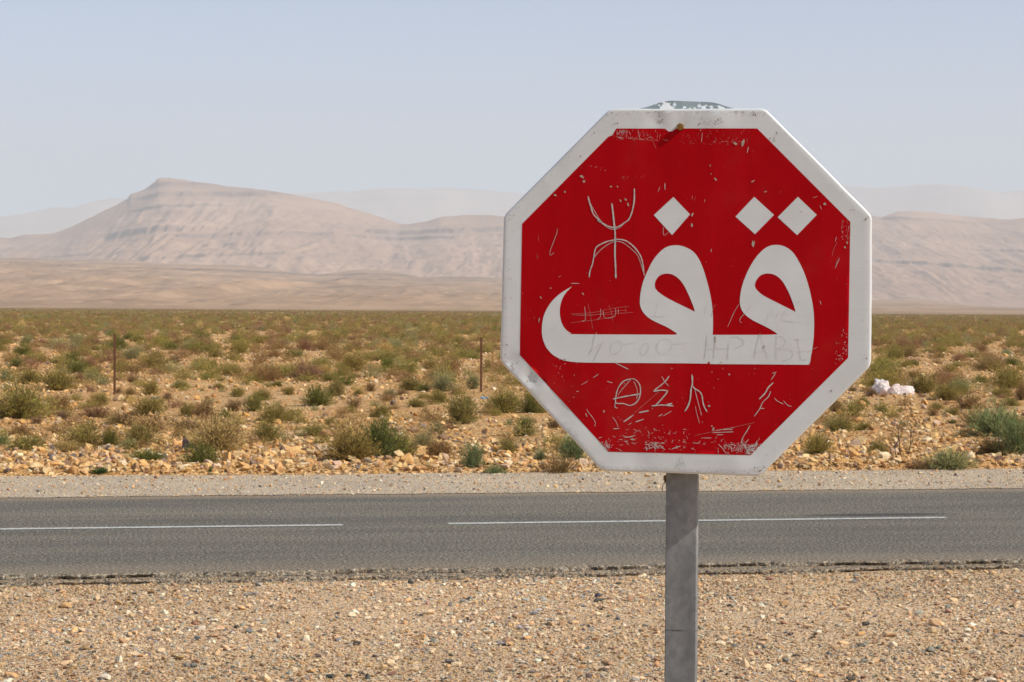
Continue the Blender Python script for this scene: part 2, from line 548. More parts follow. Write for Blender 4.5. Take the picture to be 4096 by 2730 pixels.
# ------------------------------------------------------------------ hills
def terrain(name, ridge, D, Db, back, mat, label, bands=(), gully=0.10, seed=1, nx=620, ny=230, power=1.25, curve=0.06, detail=0.02, dip=0.0):
    """ridge: pixel polyline of the crest, D its distance, Db distance of the foot"""
    rp = sorted(ridge)
    t = np.array([azel(*p) for p in rp])
    x0, x1 = -0.42, 0.42
    tx = np.linspace(x0, x1, nx)
    el = np.interp(tx, t[:, 0], t[:, 1])
    el = el + 0.0006 * fbm(tx * 160, tx * 0, seed, 4) * 0.6
    s = np.concatenate([np.linspace(0, 1, ny), 1 + np.linspace(0, 1, 12)[1:]])
    S, TX = np.meshgrid(s, tx, indexing='ij')
    Dr = D * (1 + curve * fbm(tx * 14, tx * 0, seed + 3, 3))
    ks = np.exp(-np.linspace(-3, 3, 81) ** 2 / 2); ks /= ks.sum()
    els = np.convolve(np.pad(el, 40, mode='edge'), ks, 'valid')
    Hh = el * Dr + H_CAM
    Hs = els * Dr + H_CAM
    Y = np.where(S <= 1, Db + (Dr[None] - Db) * S, Dr[None] + back * (S - 1))
    X = TX * Y
    warp = fbm(X / (D * 0.06), S * 3, seed + 7, 4)
    sp = np.clip(S, 0, 1)
    prof = sp ** (power * (1 + 0.25 * fbm(X / (D * 0.13), S * 0.5, seed + 61, 3)))
    # gullies running down the slope
    gw = 0.6 * fbm(X / (D * 0.05), S * 2.0, seed + 21, 3)
    g = 1 - np.abs(fbm(X / (D * 0.022) + gw * 2.2, S * 1.6 + gw, seed + 9, 4, 0.55))
    g2 = 1 - np.abs(fbm(X / (D * 0.0075) + gw * 4, S * 3.2, seed + 15, 3, 0.55))
    env = np.sin(np.pi * np.clip(sp, 0, 1) ** 0.9) ** 0.8
    kb = sp ** 10
    Hh2 = Hh[None] * kb + Hs[None] * (1 - kb)
    z = Hh2 * (prof + gully * env * (g - 0.72) + gully * 0.55 * env * (g2 - 0.72) + 0.5 * gully * env * warp)
    z = z + detail * Hh[None] * env * fbm(X / (D * 0.004), Y / (D * 0.012), seed + 31, 3)
    z = np.where(S > 1, Hh[None] * (1 - (S - 1)) , z)
    zmax = np.max(Hh)
    band = np.zeros_like(z)
    dz = np.zeros_like(z)
    q = z / zmax + 0.05 * fbm(X / (D * 0.09), S * 0.6, seed + 40, 3) + dip * fbm(X / (D * 0.28), S * 0 + 3.3, seed + 50, 2) + 0.008 * fbm(X / (D * 0.006), S * 4, seed + 44, 3)
    for (zk, amp, w, sd) in bands:
        W = 0.055
        st = np.clip(0.38 + 1.9 * fbm(X / (D * 0.05), S * 2.5, seed + sd, 3), 0, 1)
        a = np.clip((q - zk) / w * 0.5 + 0.5, 0, 1)
        b = np.clip((q - zk) / W * 0.5 + 0.5, 0, 1)
        dz += amp * st * (a - b)
        band = np.maximum(band, st * np.exp(-((q - zk) / (w * 1.3)) ** 2) * (0.7 + 0.5 * fbm(X / (D * 0.004), S * 3, seed + sd + 3, 3)))
    z = z + zmax * dz * np.where(S < 1, env ** 0.3, 0)
    z = np.where(S == 0, -3.0, z)
    v = np.stack([X, Y, z], -1).reshape(-1, 3)
    me = np_mesh(name, v, grid_faces(len(s), nx), True)
    add_attr(me, 'band', np.clip(band, 0, 1))
    return tag(mesh_obj(name, me, None, mat), label, kind='structure')

mesa_ridge = [(-1600, 960), (-900, 930), (-400, 965), (0, 950), (40, 955), (100, 940), (170, 937), (230, 930), (300, 902), (385, 860), (450, 827), (510, 797),
              (522, 777), (545, 771), (580, 757), (620, 728), (634, 714), (680, 711), (750, 722), (850, 738), (950, 750), (1050, 760), (1150, 775),
              (1250, 793), (1350, 815), (1450, 848), (1530, 872), (1600, 895), (1640, 898), (1700, 888), (1760, 868), (1850, 860), (1960, 861),
              (2100, 872), (2500, 930), (2900, 905), (3300, 880), (3420, 862), (3490, 862), (3530, 868), (3600, 846), (3650, 843), (3700, 848), (3780, 858),
              (3900, 868), (4040, 880), (4100, 873), (4500, 905), (5200, 880), (5900, 930)]
foot_ridge = [(-1500, 1060), (0, 1036), (100, 1031), (250, 1042), (400, 1040), (550, 1046), (700, 1056), (800, 1060), (950, 1062), (1020, 1066),
              (1100, 1078), (1200, 1098), (1260, 1101), (1350, 1090), (1440, 1080), (1520, 1079), (1600, 1088), (1680, 1110), (1760, 1111), (1850, 1108),
              (2010, 1112), (2600, 1150), (3300, 1205), (3480, 1203), (3560, 1198), (3630, 1189), (3700, 1200), (3780, 1207), (3900, 1222), (4096, 1232), (4600, 1228), (5900, 1200)]
far_ridge = [(-1500, 800), (-600, 850), (0, 866), (90, 858), (210, 829), (290, 832), (400, 800), (520, 793), (700, 800), (1000, 800), (1150, 774), (1300, 768), (1420, 766), (1500, 752),
             (1600, 755), (1700, 758), (1800, 753), (2000, 768), (2400, 800), (3000, 770), (3400, 742), (3500, 755), (3600, 745), (3720, 735), (3850, 745), (4000, 768), (4150, 760), (5000, 800), (5900, 780)]
terrain('mountain_range', far_ridge, 18300, 14500, 700,
        m_hill('far_range_hazed_rock', (0.40, 0.34, 0.30), (0.43, 0.37, 0.33), (0.46, 0.40, 0.36), (0.3, 0.26, 0.24), 0.0012),  # haze fade partly painted: rock colour paled towards the sky
        'faint far mountain range fading into the haze', seed=71, nx=320, ny=60, gully=0.08)
terrain('mesa', mesa_ridge, 7600, 4700, 1000,
        m_hill('mesa_rock', (0.30, 0.185, 0.125), (0.36, 0.232, 0.160), (0.42, 0.285, 0.20), (0.085, 0.066, 0.058), 0.0018),
        'flat topped desert mesa with dark rock ledges',
        bands=[(0.86, 0.045, 0.011, 3), (0.74, 0.022, 0.006, 5), (0.53, 0.040, 0.0075, 7), (0.47, 0.024, 0.0055, 11), (0.38, 0.016, 0.005, 13), (0.30, 0.016, 0.005, 17), (0.97, 0.02, 0.014, 19)],
        gully=0.062, dip=0.16, detail=0.022, seed=5, nx=1500, ny=380)
terrain('foothills', foot_ridge, 4600, 1450, 800,
        m_hill('foothill_soil', (0.235, 0.150, 0.092), (0.32, 0.21, 0.135), (0.41, 0.275, 0.18), (0.10, 0.075, 0.06), 0.0045),
        'low beige foothills in front of the mesa',
        bands=[(0.92, 0.05, 0.018, 3), (0.78, 0.04, 0.014, 5), (0.62, 0.035, 0.012, 9), (0.45, 0.02, 0.01, 12)],
        gully=0.17, detail=0.03, seed=33, nx=800, ny=220, power=1.1)

near_ridge = [(-1500, 1150), (0, 1122), (150, 1112), (300, 1132), (500, 1118), (640, 1128), (800, 1146), (1000, 1162), (1130, 1150), (1300, 1138), (1450, 1134), (1600, 1148), (1750, 1152), (1900, 1146), (2050, 1166),
              (2600, 1190), (3300, 1225), (3600, 1222), (3800, 1230), (4100, 1236), (4700, 1225), (5900, 1215)]
terrain('low_hills', near_ridge, 3000, 1430, 600,
        m_hill('low_hill_soil', (0.24, 0.155, 0.095), (0.32, 0.21, 0.132), (0.40, 0.27, 0.172), (0.11, 0.082, 0.062), 0.006),
        'low bare hills rising straight behind the scrub plain',
        bands=[(0.9, 0.04, 0.02, 3), (0.7, 0.03, 0.016, 5)], gully=0.22, detail=0.04, seed=57, nx=700, ny=160, power=1.1)

# ------------------------------------------------------------------ scatter by geometry nodes (only for what nobody could count)
def library(name, meshes):
    c = bpy.data.collections.new(name)                # kept out of the scene: source shapes for the stuff
    for i, me in enumerate(meshes):
        o = bpy.data.objects.new('%s_%02d' % (name, i), me)
        c.objects.link(o)
    return c

def scatter(name, coll, pos, eul, scl, pick, tint, label):
    n = len(pos)
    me = bpy.data.meshes.new(name)
    me.vertices.add(n)
    me.vertices.foreach_set('co', np.asarray(pos, np.float32).ravel())
    for nm, typ, val, key in (('eul', 'FLOAT_VECTOR', eul, 'vector'), ('scl', 'FLOAT_VECTOR', scl, 'vector')):
        a = me.attributes.new(nm, typ, 'POINT'); a.data.foreach_set(key, np.asarray(val, np.float32).ravel())
    a = me.attributes.new('pick', 'INT', 'POINT'); a.data.foreach_set('value', np.asarray(pick, np.int32))
    a = me.attributes.new('tint', 'FLOAT_COLOR', 'POINT')
    a.data.foreach_set('color', np.concatenate([tint, np.ones((n, 1))], 1).astype(np.float32).ravel())
    me.update()
    o = link(bpy.data.objects.new(name, me))
    ng = bpy.data.node_groups.new(name + '_nodes', 'GeometryNodeTree')
    ng.interface.new_socket('Geometry', in_out='INPUT', socket_type='NodeSocketGeometry')
    ng.interface.new_socket('Geometry', in_out='OUTPUT', socket_type='NodeSocketGeometry')
    N = ng.nodes
    gi, go = N.new('NodeGroupInput'), N.new('NodeGroupOutput')
    ci = N.new('GeometryNodeCollectionInfo')
    ci.inputs['Collection'].default_value = coll
    ci.inputs['Separate Children'].default_value = True
    ci.inputs['Reset Children'].default_value = True
    ip = N.new('GeometryNodeInstanceOnPoints')
    ip.inputs['Pick Instance'].default_value = True
    def na(nm, typ):
        x = N.new('GeometryNodeInputNamedAttribute'); x.data_type = typ
        x.inputs['Name'].default_value = nm
        return x.outputs['Attribute']
    er = N.new('FunctionNodeEulerToRotation')
    L = ng.links
    L.new(gi.outputs[0], ip.inputs['Points'])
    L.new(ci.outputs[0], ip.inputs['Instance'])
    L.new(na('pick', 'INT'), ip.inputs['Instance Index'])
    L.new(na('eul', 'FLOAT_VECTOR'), er.inputs[0])
    L.new(er.outputs[0], ip.inputs['Rotation'])
    L.new(na('scl', 'FLOAT_VECTOR'), ip.inputs['Scale'])
    L.new(ip.outputs[0], go.inputs[0])
    md = o.modifiers.new('scatter', 'NODES')
    md.node_group = ng
    return tag(o, label, kind='stuff')

rng = np.random.default_rng(5)

def hull_mesh(name, seed, n, mat, smooth=False, flat=0.75, jit=0.0):
    rg = np.random.default_rng(seed)
    p = rg.normal(size=(n, 3))
    p /= np.linalg.norm(p, axis=1)[:, None]
    p *= rg.uniform(0.82 - jit, 1.0, size=(n, 1))
    p *= 0.5 * np.array([1, rg.uniform(0.65, 0.95), rg.uniform(0.5, 0.8) * flat / 0.75])
    bm = bmesh.new()
    for q in p: bm.verts.new(q)
    r = bmesh.ops.convex_hull(bm, input=bm.verts)
    bmesh.ops.delete(bm, geom=[g for g in r['geom_interior'] if isinstance(g, bmesh.types.BMVert)], context='VERTS')
    me = bpy.data.meshes.new(name)
    for f in bm.faces: f.smooth = smooth
    bm.to_mesh(me); bm.free()
    me.materials.append(mat)
    return me

peb_meshes = [hull_mesh('pebble', 100 + i, 16, MAT['stone']) for i in range(8)]
rock_meshes = [hull_mesh('rock', 200 + i, 13 + i % 5, MAT['rock'], jit=0.1) for i in range(12)]
PEB = library('pebble_shape', peb_meshes)
ROCKL = library('rock_shape', rock_meshes)

PEB_COLS = np.array([[.80, .59, .37], [.76, .51, .29], [.70, .42, .20], [.48, .30, .16], [.81, .66, .45], [.29, .27, .235],
                     [.13, .115, .095], [.42, .24, .15], [.41, .385, .33], [.87, .76, .57]])
PEB_P = np.array([.18, .17, .12, .11, .14, .07, .035, .06, .07, .05]); PEB_P = PEB_P / PEB_P.sum()
def peb_tint(n, p=None):
    c = PEB_COLS[rng.choice(len(PEB_COLS), n, p=PEB_P if p is None else p)]
    return np.clip(c * rng.uniform(0.82, 1.12, (n, 1)) + rng.normal(0, 0.012, (n, 3)), 0.02, 0.85)

def strew(n, u0, u1, v0, v1, smin, smax, k, z, embed=0.25):
    """n stones in road coordinates, sizes by a power law"""
    u, v = rng.uniform(u0, u1, n), rng.uniform(v0, v1, n)
    x, y = road_xy(u, v)
    s = smin * (1 - rng.random(n) * (1 - (smin / smax) ** k)) ** (-1 / k)
    pos = np.stack([x, y, z + s * (0.28 - embed * 0.5)], -1)
    eul = np.stack([rng.normal(0, 0.25, n), rng.normal(0, 0.25, n), rng.uniform(0, 6.28, n)], -1)
    scl = s[:, None] * rng.uniform(0.8, 1.2, (n, 3))
    return pos, eul, scl

parts = [strew(210000, -5.2, 5.6, -5.2, 0.27, 0.008, 0.024, 2.0, -0.056),
         strew(22000, -5.2, 5.6, -5.2, 0.25, 0.018, 0.042, 2.1, -0.056),
         strew(2400, -5.2, 5.6, -5.2, 0.22, 0.035, 0.075, 2.6, -0.056),
         strew(3800, -6, 6, 0.18, 0.40, 0.006, 0.02, 2.2, -0.030),
         strew(300, -6, 6, 0.42, 0.7, 0.004, 0.009, 2.5, 0.0),
         strew(3400, -6, 6, 0.16, 0.42, 0.008, 0.03, 1.8, -0.036)]       # crumbs of broken asphalt come last
pos, eul, scl = (np.concatenate([p[i] for p in parts]) for i in range(3))
scl[:, 2] *= 0.72
n_crumb = 3400
crumb = np.arange(len(pos)) >= len(pos) - n_crumb
keep = rng.random(len(pos)) < np.clip(0.85 + 0.8 * fbm(pos[:, 0] / 0.9, pos[:, 1] / 1.3, 91, 4), 0.45, 1)
pos, eul, scl, crumb = pos[keep], eul[keep], scl[keep], crumb[keep]
n = len(pos)
gt = peb_tint(n)
gp = np.clip(0.5 + 1.6 * fbm(pos[:, 0] / 1.6, pos[:, 1] / 1.1, 171, 4), 0, 1)[:, None]       # patches of greyer and of sandier grit
gt = np.clip(gt * (0.90 + 0.2 * gp) * (1 - gp * np.array([0.0, -0.01, -0.06])), 0.02, 0.88)
gt[crumb] = np.array([0.085, 0.078, 0.068]) * rng.uniform(0.6, 1.5, (crumb.sum(), 1))
scatter('gravel', PEB, pos, eul, scl, rng.integers(0, 8, n), gt, 'mixed tan and grey gravel covering the near shoulder')

vp = [strew(24000, -8, 9, V_FAR - 0.05, V_VERGE + 0.1, 0.008, 0.03, 2.4, 0.005), strew(500, -8, 9, V_FAR + 0.3, V_VERGE, 0.03, 0.07, 3, 0.005)]
pos, eul, scl = (np.concatenate([p[i] for p in vp]) for i in range(3))
n = len(pos)
scatter('verge_gravel', PEB, pos, eul, scl, rng.integers(0, 8, n), peb_tint(n) * 1.02, 'small pale gravel scattered on the far verge')

# rocks among the scrub
RK_COLS = np.array([[.68, .43, .19], [.64, .37, .145], [.56, .31, .125], [.73, .52, .275], [.44, .25, .12], [.30, .19, .12], [.76, .61, .40], [.22, .17, .14], [.58, .41, .28]])
RK_P = np.array([.2, .2, .15, .14, .09, .07, .07, .03, .05]); RK_P /= RK_P.sum()
def rk_tint(n):
    c = RK_COLS[rng.choice(len(RK_COLS), n, p=RK_P)]
    return np.clip(c * rng.uniform(0.85, 1.12, (n, 1)) + rng.normal(0, 0.01, (n, 3)), 0.02, 0.85)

def fan(n, d0, d1, k=1.0, half=0.31):
    """random points in the field of view, density ~ area**k"""
    t = rng.random(n)
    d = (d0 ** (2 * k) + t * (d1 ** (2 * k) - d0 ** (2 * k))) ** (1 / (2 * k))
    a = rng.uniform(-half, half, n)
    return d * a, d
def beyond_road(x, y, lim=V_VERGE + 0.15):
    return road_uv(x, y)[1] > lim

def stones_stuff(n, d0, d1, smin, smax, k, dens=1.0):
    x, y = fan(n, d0, d1)
    m = beyond_road(x, y)
    patch = fbm(x / 5.0, y / 7.0, 55, 3)
    m &= rng.random(n) < np.clip(0.75 + 1.4 * patch, 0.12, 1)
    x, y = x[m], y[m]
    n = len(x)
    s = smin * (1 - rng.random(n) * (1 - (smin / smax) ** k)) ** (-1 / k)
    pos = np.stack([x, y, zg(x, y) + s * 0.12], -1)
    eul = np.stack([rng.normal(0, 0.35, n), rng.normal(0, 0.35, n), rng.uniform(0, 6.28, n)], -1)
    return pos, eul, s[:, None] * rng.uniform(0.75, 1.2, (n, 3))
sp_ = [stones_stuff(20000, 20, 34, 0.02, 0.09, 1.7), stones_stuff(9000, 20, 26.5, 0.05, 0.15, 1.8), stones_stuff(38000, 27, 75, 0.04, 0.16, 1.6), stones_stuff(42000, 70, 230, 0.08, 0.28, 1.9)]
def verge_stones(n, smin, smax, k):
    p_, e_, c_ = strew(n, -8, 9, V_VERGE - 0.05, V_VERGE + 0.75, smin, smax, k, 0.0)
    p_[:, 2] = zg(p_[:, 0], p_[:, 1]) + c_[:, 2] * 0.15
    return p_, e_ * np.array([1.6, 1.6, 1]), c_
sp_ += [verge_stones(2600, 0.025, 0.10, 1.7), verge_stones(180, 0.07, 0.14, 2.0)]
pos, eul, scl = (np.concatenate([p[i] for p in sp_]) for i in range(3))
n = len(pos)
scatter('scattered_stones', ROCKL, pos, eul, scl, rng.integers(0, 12, n), rk_tint(n), 'countless small ochre stones strewn over the plain')

# ------------------------------------------------------------------ shrubs
def shrub_mesh(name, seed, n_twig, n_leaf, leaf=(0.07, 0.012), spread=1.0, lump=0.28, stems=True, upright=0.0):
    rg = np.random.default_rng(seed)
    ph = rg.uniform(0, 2 * np.pi, n_twig)
    th = np.arccos(rg.uniform(0.0, 1.0, n_twig) ** (0.8 - 0.5 * upright))           # from vertical
    d = np.stack([np.sin(th) * np.cos(ph), np.sin(th) * np.sin(ph), np.cos(th) + 0.06], -1)
    lum = 1 + lump * fbm(ph * 1.3 + 5, th * 2.2, seed, 3)
    Ln = lum * rg.uniform(0.72, 1.06, n_twig)
    R0 = np.array([0.5, 0.5, 1.0])
    base = np.stack([rg.normal(0, 0.05, n_twig), rg.normal(0, 0.05, n_twig), np.zeros(n_twig)], -1)
    def at(i, t):
        p = base[i] + d[i] * R0 * (Ln[i] * t)[:, None]
        p[:, 2] += 0.10 * (t * (1 - t)) * Ln[i]
        return p
    # leaves
    N = n_twig * n_leaf
    i = rg.integers(0, n_twig, N)
    t = 1 - 0.80 * rg.random(N) ** 1.1
    p = at(i, t) + rg.normal(0, 0.034, (N, 3))
    p[:, 2] = np.maximum(p[:, 2], 0.0)
    dr = d[i] * R0 * 1.2 + rg.normal(0, 0.38, (N, 3)) + np.array([0, 0, 0.25])
    dr /= np.linalg.norm(dr, axis=1)[:, None]
    sd = np.cross(dr, rg.normal(size=(N, 3)))
    sd /= np.linalg.norm(sd, axis=1)[:, None]
    l = leaf[0] * rg.uniform(0.6, 1.4, N)[:, None]
    w = leaf[1] * rg.uniform(0.6, 1.4, N)[:, None]
    v = np.stack([p - sd * w * 0.5, p + sd * w * 0.5, p + dr * l], 1).reshape(-1, 3)
    f = np.arange(3 * N).reshape(-1, 3)
    lm = np_mesh(name, v, f)
    cl = rg.random(n_twig)[i] * 0.6 + rg.random(N) * 0.4
    add_attr(lm, 'shade', np.repeat(cl, 3))
    lm.materials.append(MAT['leaf'])
    if not stems: return lm, None
    tv = []
    for t0, t1, w0, w1 in ((0.0, 0.45, 0.014, 0.009), (0.45, 0.98, 0.009, 0.004)):
        ii = np.arange(n_twig)[::2]
        a, b = at(ii, np.full(len(ii), t0)), at(ii, np.full(len(ii), t1))
        s = np.cross(b - a, np.array([0, 1, 0.2])); s /= np.linalg.norm(s, axis=1)[:, None] + 1e-9
        tv.append(np.stack([a - s * w0 / 2, a + s * w0 / 2, b + s * w1 / 2, b - s * w1 / 2], 1))
        s2 = np.cross(b - a, s); s2 /= np.linalg.norm(s2, axis=1)[:, None] + 1e-9
        tv.append(np.stack([a - s2 * w0 / 2, a + s2 * w0 / 2, b + s2 * w1 / 2, b - s2 * w1 / 2], 1))
    tv = np.concatenate(tv).reshape(-1, 3)
    sm = np_mesh(name + '_stem', tv, np.arange(len(tv)).reshape(-1, 4))
    sm.materials.append(MAT['twig'])
    return lm, sm

SHRUB = [shrub_mesh('shrub_foliage', 300 + k, 300, 14, (0.075, 0.0155), upright=(k % 3) * 0.2) for k in range(7)]
DRY = [shrub_mesh('dry_foliage', 340 + k, 260, 11, (0.065, 0.012), lump=0.35) for k in range(3)]
HERB = [shrub_mesh('herb_leaves', 360 + k, 60, 8, (0.16, 0.05), stems=False) for k in range(2)]
FAR = [shrub_mesh('far_shrub', 380 + k, 60, 3, (0.26, 0.075), stems=False)[0] for k in range(5)]
MIDS = [shrub_mesh('mid_shrub', 390 + k, 90, 7, (0.13, 0.028), stems=False)[0] for k in range(5)]
FARL = library('far_shrub_shape', FAR)
MIDL = library('mid_shrub_shape', MIDS)

TINTS = {'g': (.315, .262, .080), 'd': (.180, .182, .048), 'b': (.335, .220, .095), 'p': (.315, .185, .105), 'y': (.56, .41, .165), 't': (.235, .275, .130), 'k': (.335, .310, .145)}
WORD = {'g': 'olive green', 'd': 'dark green', 'b': 'brown', 'p': 'purplish brown', 'y': 'straw coloured', 't': 'bluish green', 'k': 'grey green'}

raw = []   # base px, base py, width px, height px, type
def zone(ox, oy, sc, items):
    for x, y, w, h, k in items:
        raw.append((ox + x / sc, oy + y / sc, w / sc, h / sc, k))
zone(0, 1200, 2.24, [(180, 1060, 400, 260, 'g'), (270, 755, 200, 130, 'g'), (520, 810, 270, 160, 'g'), (50, 725, 120, 80, 't'), (530, 990, 200, 130, 'b'),
    (890, 945, 170, 110, 'g'), (860, 1055, 220, 90, 'p'), (330, 1110, 120, 80, 'p'), (560, 1070, 120, 60, 'p'), (1060, 840, 80, 80, 'b'), (1160, 850, 90, 50, 'b'),
    (1350, 850, 150, 130, 'g'), (1340, 1040, 240, 140, 'g'), (1110, 1130, 280, 120, 'b'), (1350, 1180, 220, 120, 'b'), (1680, 1040, 150, 110, 'g'),
    (1830, 1050, 200, 130, 'b'), (2010, 1060, 110, 80, 'd'), (2280, 1000, 160, 160, 'g'), (2090, 1000, 200, 120, 'b'), (2130, 870, 120, 90, 'g'),
    (1620, 790, 150, 70, 'g'), (1500, 890, 80, 50, 'p'), (740, 1320, 320, 150, 'g'), (985, 1320, 150, 170, 'd'), (1250, 1300, 250, 160, 'g'),
    (1160, 1340, 160, 70, 'k'), (230, 1340, 260, 110, 'g'), (180, 1230, 200, 110, 'b'), (500, 1210, 200, 80, 'b'), (1320, 1450, 280, 90, 'd'),
    (1800, 1480, 280, 160, 'd'), (1940, 1360, 400, 280, 'y'), (1650, 1160, 240, 100, 'b'), (2340, 1270, 90, 100, 'g'), (30, 1310, 120, 110, 't'),
    (610, 1360, 200, 70, 'y'), (1200, 660, 260, 110, 'b'), (1400, 610, 260, 120, 'g'), (640, 560, 160, 100, 'd'), (340, 570, 120, 70, 'g'), (570, 590, 120, 70, 'b'),
    (790, 600, 150, 80, 'p'), (850, 635, 90, 50, 'g'), (950, 500, 110, 60, 'd'), (760, 500, 130, 80, 'g'), (700, 740, 100, 90, 'p'), (1890, 615, 100, 80, 'g'),
    (1760, 630, 120, 80, 'g'), (2100, 680, 160, 100, 'g'), (2290, 670, 140, 90, 'b'), (1850, 720, 130, 60, 'g'), (1530, 450, 170, 70, 'd'), (1700, 455, 180, 50, 'd'),
    (1190, 740, 90, 50, 'p'), (120, 540, 130, 60, 'g'), (200, 650, 100, 60, 'b'), (1960, 800, 110, 50, 'g'), (1570, 560, 120, 70, 'p')])
zone(1000, 1200, 2.24, [(610, 950, 230, 150, 'd'), (100, 900, 170, 100, 'g'), (930, 970, 150, 110, 'b'), (210, 1100, 210, 140, 'g'), (340, 1085, 130, 90, 'g'),
    (1170, 1050, 190, 110, 'g'), (1900, 1110, 250, 220, 'g'), (1680, 920, 180, 110, 'g'), (1500, 960, 170, 80, 'g'), (1250, 880, 120, 80, 'k'), (1440, 810, 200, 120, 'g'),
    (1560, 820, 120, 70, 'd'), (1740, 820, 200, 130, 'k'), (1660, 710, 180, 90, 'b'), (1620, 620, 190, 100, 'g'), (905, 585, 130, 80, 'd'), (1230, 620, 130, 100, 'd'),
    (1120, 550, 170, 80, 'g'), (1090, 650, 150, 80, 'b'), (1430, 660, 90, 50, 'd'), (1420, 570, 80, 40, 'g'), (800, 590, 80, 40, 'g'), (640, 700, 180, 90, 'p'),
    (390, 520, 190, 70, 'd'), (420, 700, 300, 110, 'g'), (240, 780, 90, 40, 'd'), (350, 850, 100, 70, 'g'), (770, 860, 170, 130, 'g'), (970, 860, 80, 60, 'g'),
    (1080, 820, 90, 80, 'b'), (720, 1130, 100, 80, 'g'), (580, 1220, 220, 90, 'g'), (150, 1280, 220, 170, 'g'), (1170, 1400, 330, 270, 'd'), (900, 1440, 390, 230, 'g'),
    (1100, 1400, 400, 130, 'k'), (1345, 1395, 250, 170, 'g'), (1690, 1420, 220, 140, 'b'), (1560, 1330, 200, 150, 'k'), (1670, 1210, 150, 110, 't'),
    (2000, 1520, 200, 200, 't'), (2200, 1540, 200, 60, 't'), (2290, 1380, 160, 120, 'g'), (2260, 1010, 260, 180, 'g'), (2000, 800, 110, 130, 'k'), (2130, 610, 60, 80, 'g'),
    (1770, 360, 90, 60, 'd'), (1720, 405, 70, 40, 'd'), (60, 680, 130, 90, 'b'), (1360, 860, 120, 60, 'b'), (1840, 850, 110, 60, 'b'), (480, 380, 110, 50, 'd'), (1900, 520, 120, 60, 'g')])
zone(3250, 1200, 2.24, [(975, 838, 250, 150, 'g'), (650, 700, 280, 150, 'g'), (530, 870, 110, 80, 'p'), (460, 940, 100, 40, 'd'), (630, 1010, 100, 70, 'g'),
    (360, 820, 80, 40, 'b'), (210, 1000, 140, 110, 'b'), (250, 1180, 230, 120, 'g'), (460, 1170, 160, 60, 'g'), (50, 1390, 230, 150, 'g'), (590, 1370, 170, 110, 'g'),
    (1110, 705, 90, 60, 'd'), (910, 700, 110, 70, 'b'), (1500, 745, 130, 70, 'd'), (1290, 760, 120, 60, 'p'), (1200, 900, 230, 120, 'g'), (1110, 985, 130, 60, 'g'),
    (1400, 980, 220, 130, 'b'), (1250, 1030, 160, 60, 'g'), (1080, 1040, 90, 40, 'b'), (1700, 870, 180, 90, 'g'), (1770, 950, 150, 80, 'g'), (1870, 900, 100, 150, 'b'),
    (1830, 740, 100, 50, 'y'), (1560, 640, 260, 120, 'b'), (1650, 1225, 370, 230, 't'), (1820, 1400, 270, 290, 't'), (1460, 1140, 260, 150, 'b'),
    (1600, 1390, 220, 130, 'b'), (1800, 1140, 150, 100, 'd'), (1230, 1500, 360, 160, 'k'), (970, 1480, 180, 110, 'b'), (900, 590, 110, 50, 'd'), (1120, 580, 120, 60, 'b'), (1300, 600, 110, 50, 'g')])
zone(1950, 1400, 2.941, [(510, 740, 240, 220, 'd'), (440, 1015, 230, 220, 'd'), (790, 920, 200, 130, 'b'), (230, 1195, 260, 140, 'g'), (850, 1430, 330, 250, 'b'), (1000, 1310, 300, 250, 't'), (620, 1300, 130, 80, 't')])

shrubs = []       # (x, y, w, h, kind, photo px)
for px, py, w, h, k in raw:
    p = ground_at(px, py)
    for _ in range(3):
        p = ground_at(px, py, float(zg(p.x, p.y)))
    s = p.y / F_PX
    big = 1.15 if w > 90 else 1.0
    shrubs.append([p.x, p.y, w * s * 1.32 * big, max(h * s * 1.18 * big, 0.14), k, px, py])

def photo_px(x, y, z):
    v = CAM_R.transposed() @ Vector((x, y, z - H_CAM))
    return 2048 + F_PX * v.x / -v.z, 1365 - F_PX * v.y / -v.z
N_IND = 292
KIND = np.array(list('gdbpykt')); KP = np.array([.44, .12, .20, .11, .02, .08, .03])
tries = 0
while len(shrubs) < N_IND and tries < 6000:
    tries += 1
    x, y = fan(1, 42, 112, 1.0, 0.245)
    x, y = float(x[0]), float(y[0])
    px, py = photo_px(x, y, 0.1)
    if not (-40 < px < 4136) or (2040 < px < 3460): continue
    w = random.uniform(0.5, 1.0)
    if any((q[0] - x) ** 2 + ((q[1] - y) * 0.5) ** 2 < (0.35 * (w + q[2])) ** 2 for q in shrubs): continue
    shrubs.append([x, y, w, w * random.uniform(0.38, 0.6), str(rng.choice(KIND, p=KP)), px, py])

ORD = ['first', 'second', 'third', 'fourth', 'fifth', 'sixth', 'seventh', 'eighth', 'ninth', 'tenth', 'eleventh', 'twelfth', 'thirteenth', 'fourteenth', 'fifteenth',
       'sixteenth', 'seventeenth', 'eighteenth', 'nineteenth', 'twentieth', 'twenty first', 'twenty second', 'twenty third', 'twenty fourth', 'twenty fifth',
       'twenty sixth', 'twenty seventh', 'twenty eighth', 'twenty ninth', 'thirtieth'] + ['later'] * 60
BANDS = [(25.0, 'on the rocky strip along the verge'), (30.0, 'a few steps behind the rocky strip'), (38.0, 'between the rocky strip and fence posts'),
         (46.0, 'level with the rusty fence posts'), (60.0, 'just beyond the rusty fence posts'), (80.0, 'well behind the fence posts'), (1e9, 'far out near the plain')]
def band_of(d):
    for k, (lim, ph) in enumerate(BANDS):
        if d < lim: return k
buckets = {}
for s in shrubs:
    side = 'left' if s[5] < 2048 else 'right'
    size = 'large' if s[2] > 0.75 else 'small' if s[2] < 0.36 else 'medium'
    s += [side, size]
    buckets.setdefault((band_of(s[1]), s[4], side, size), []).append(s)
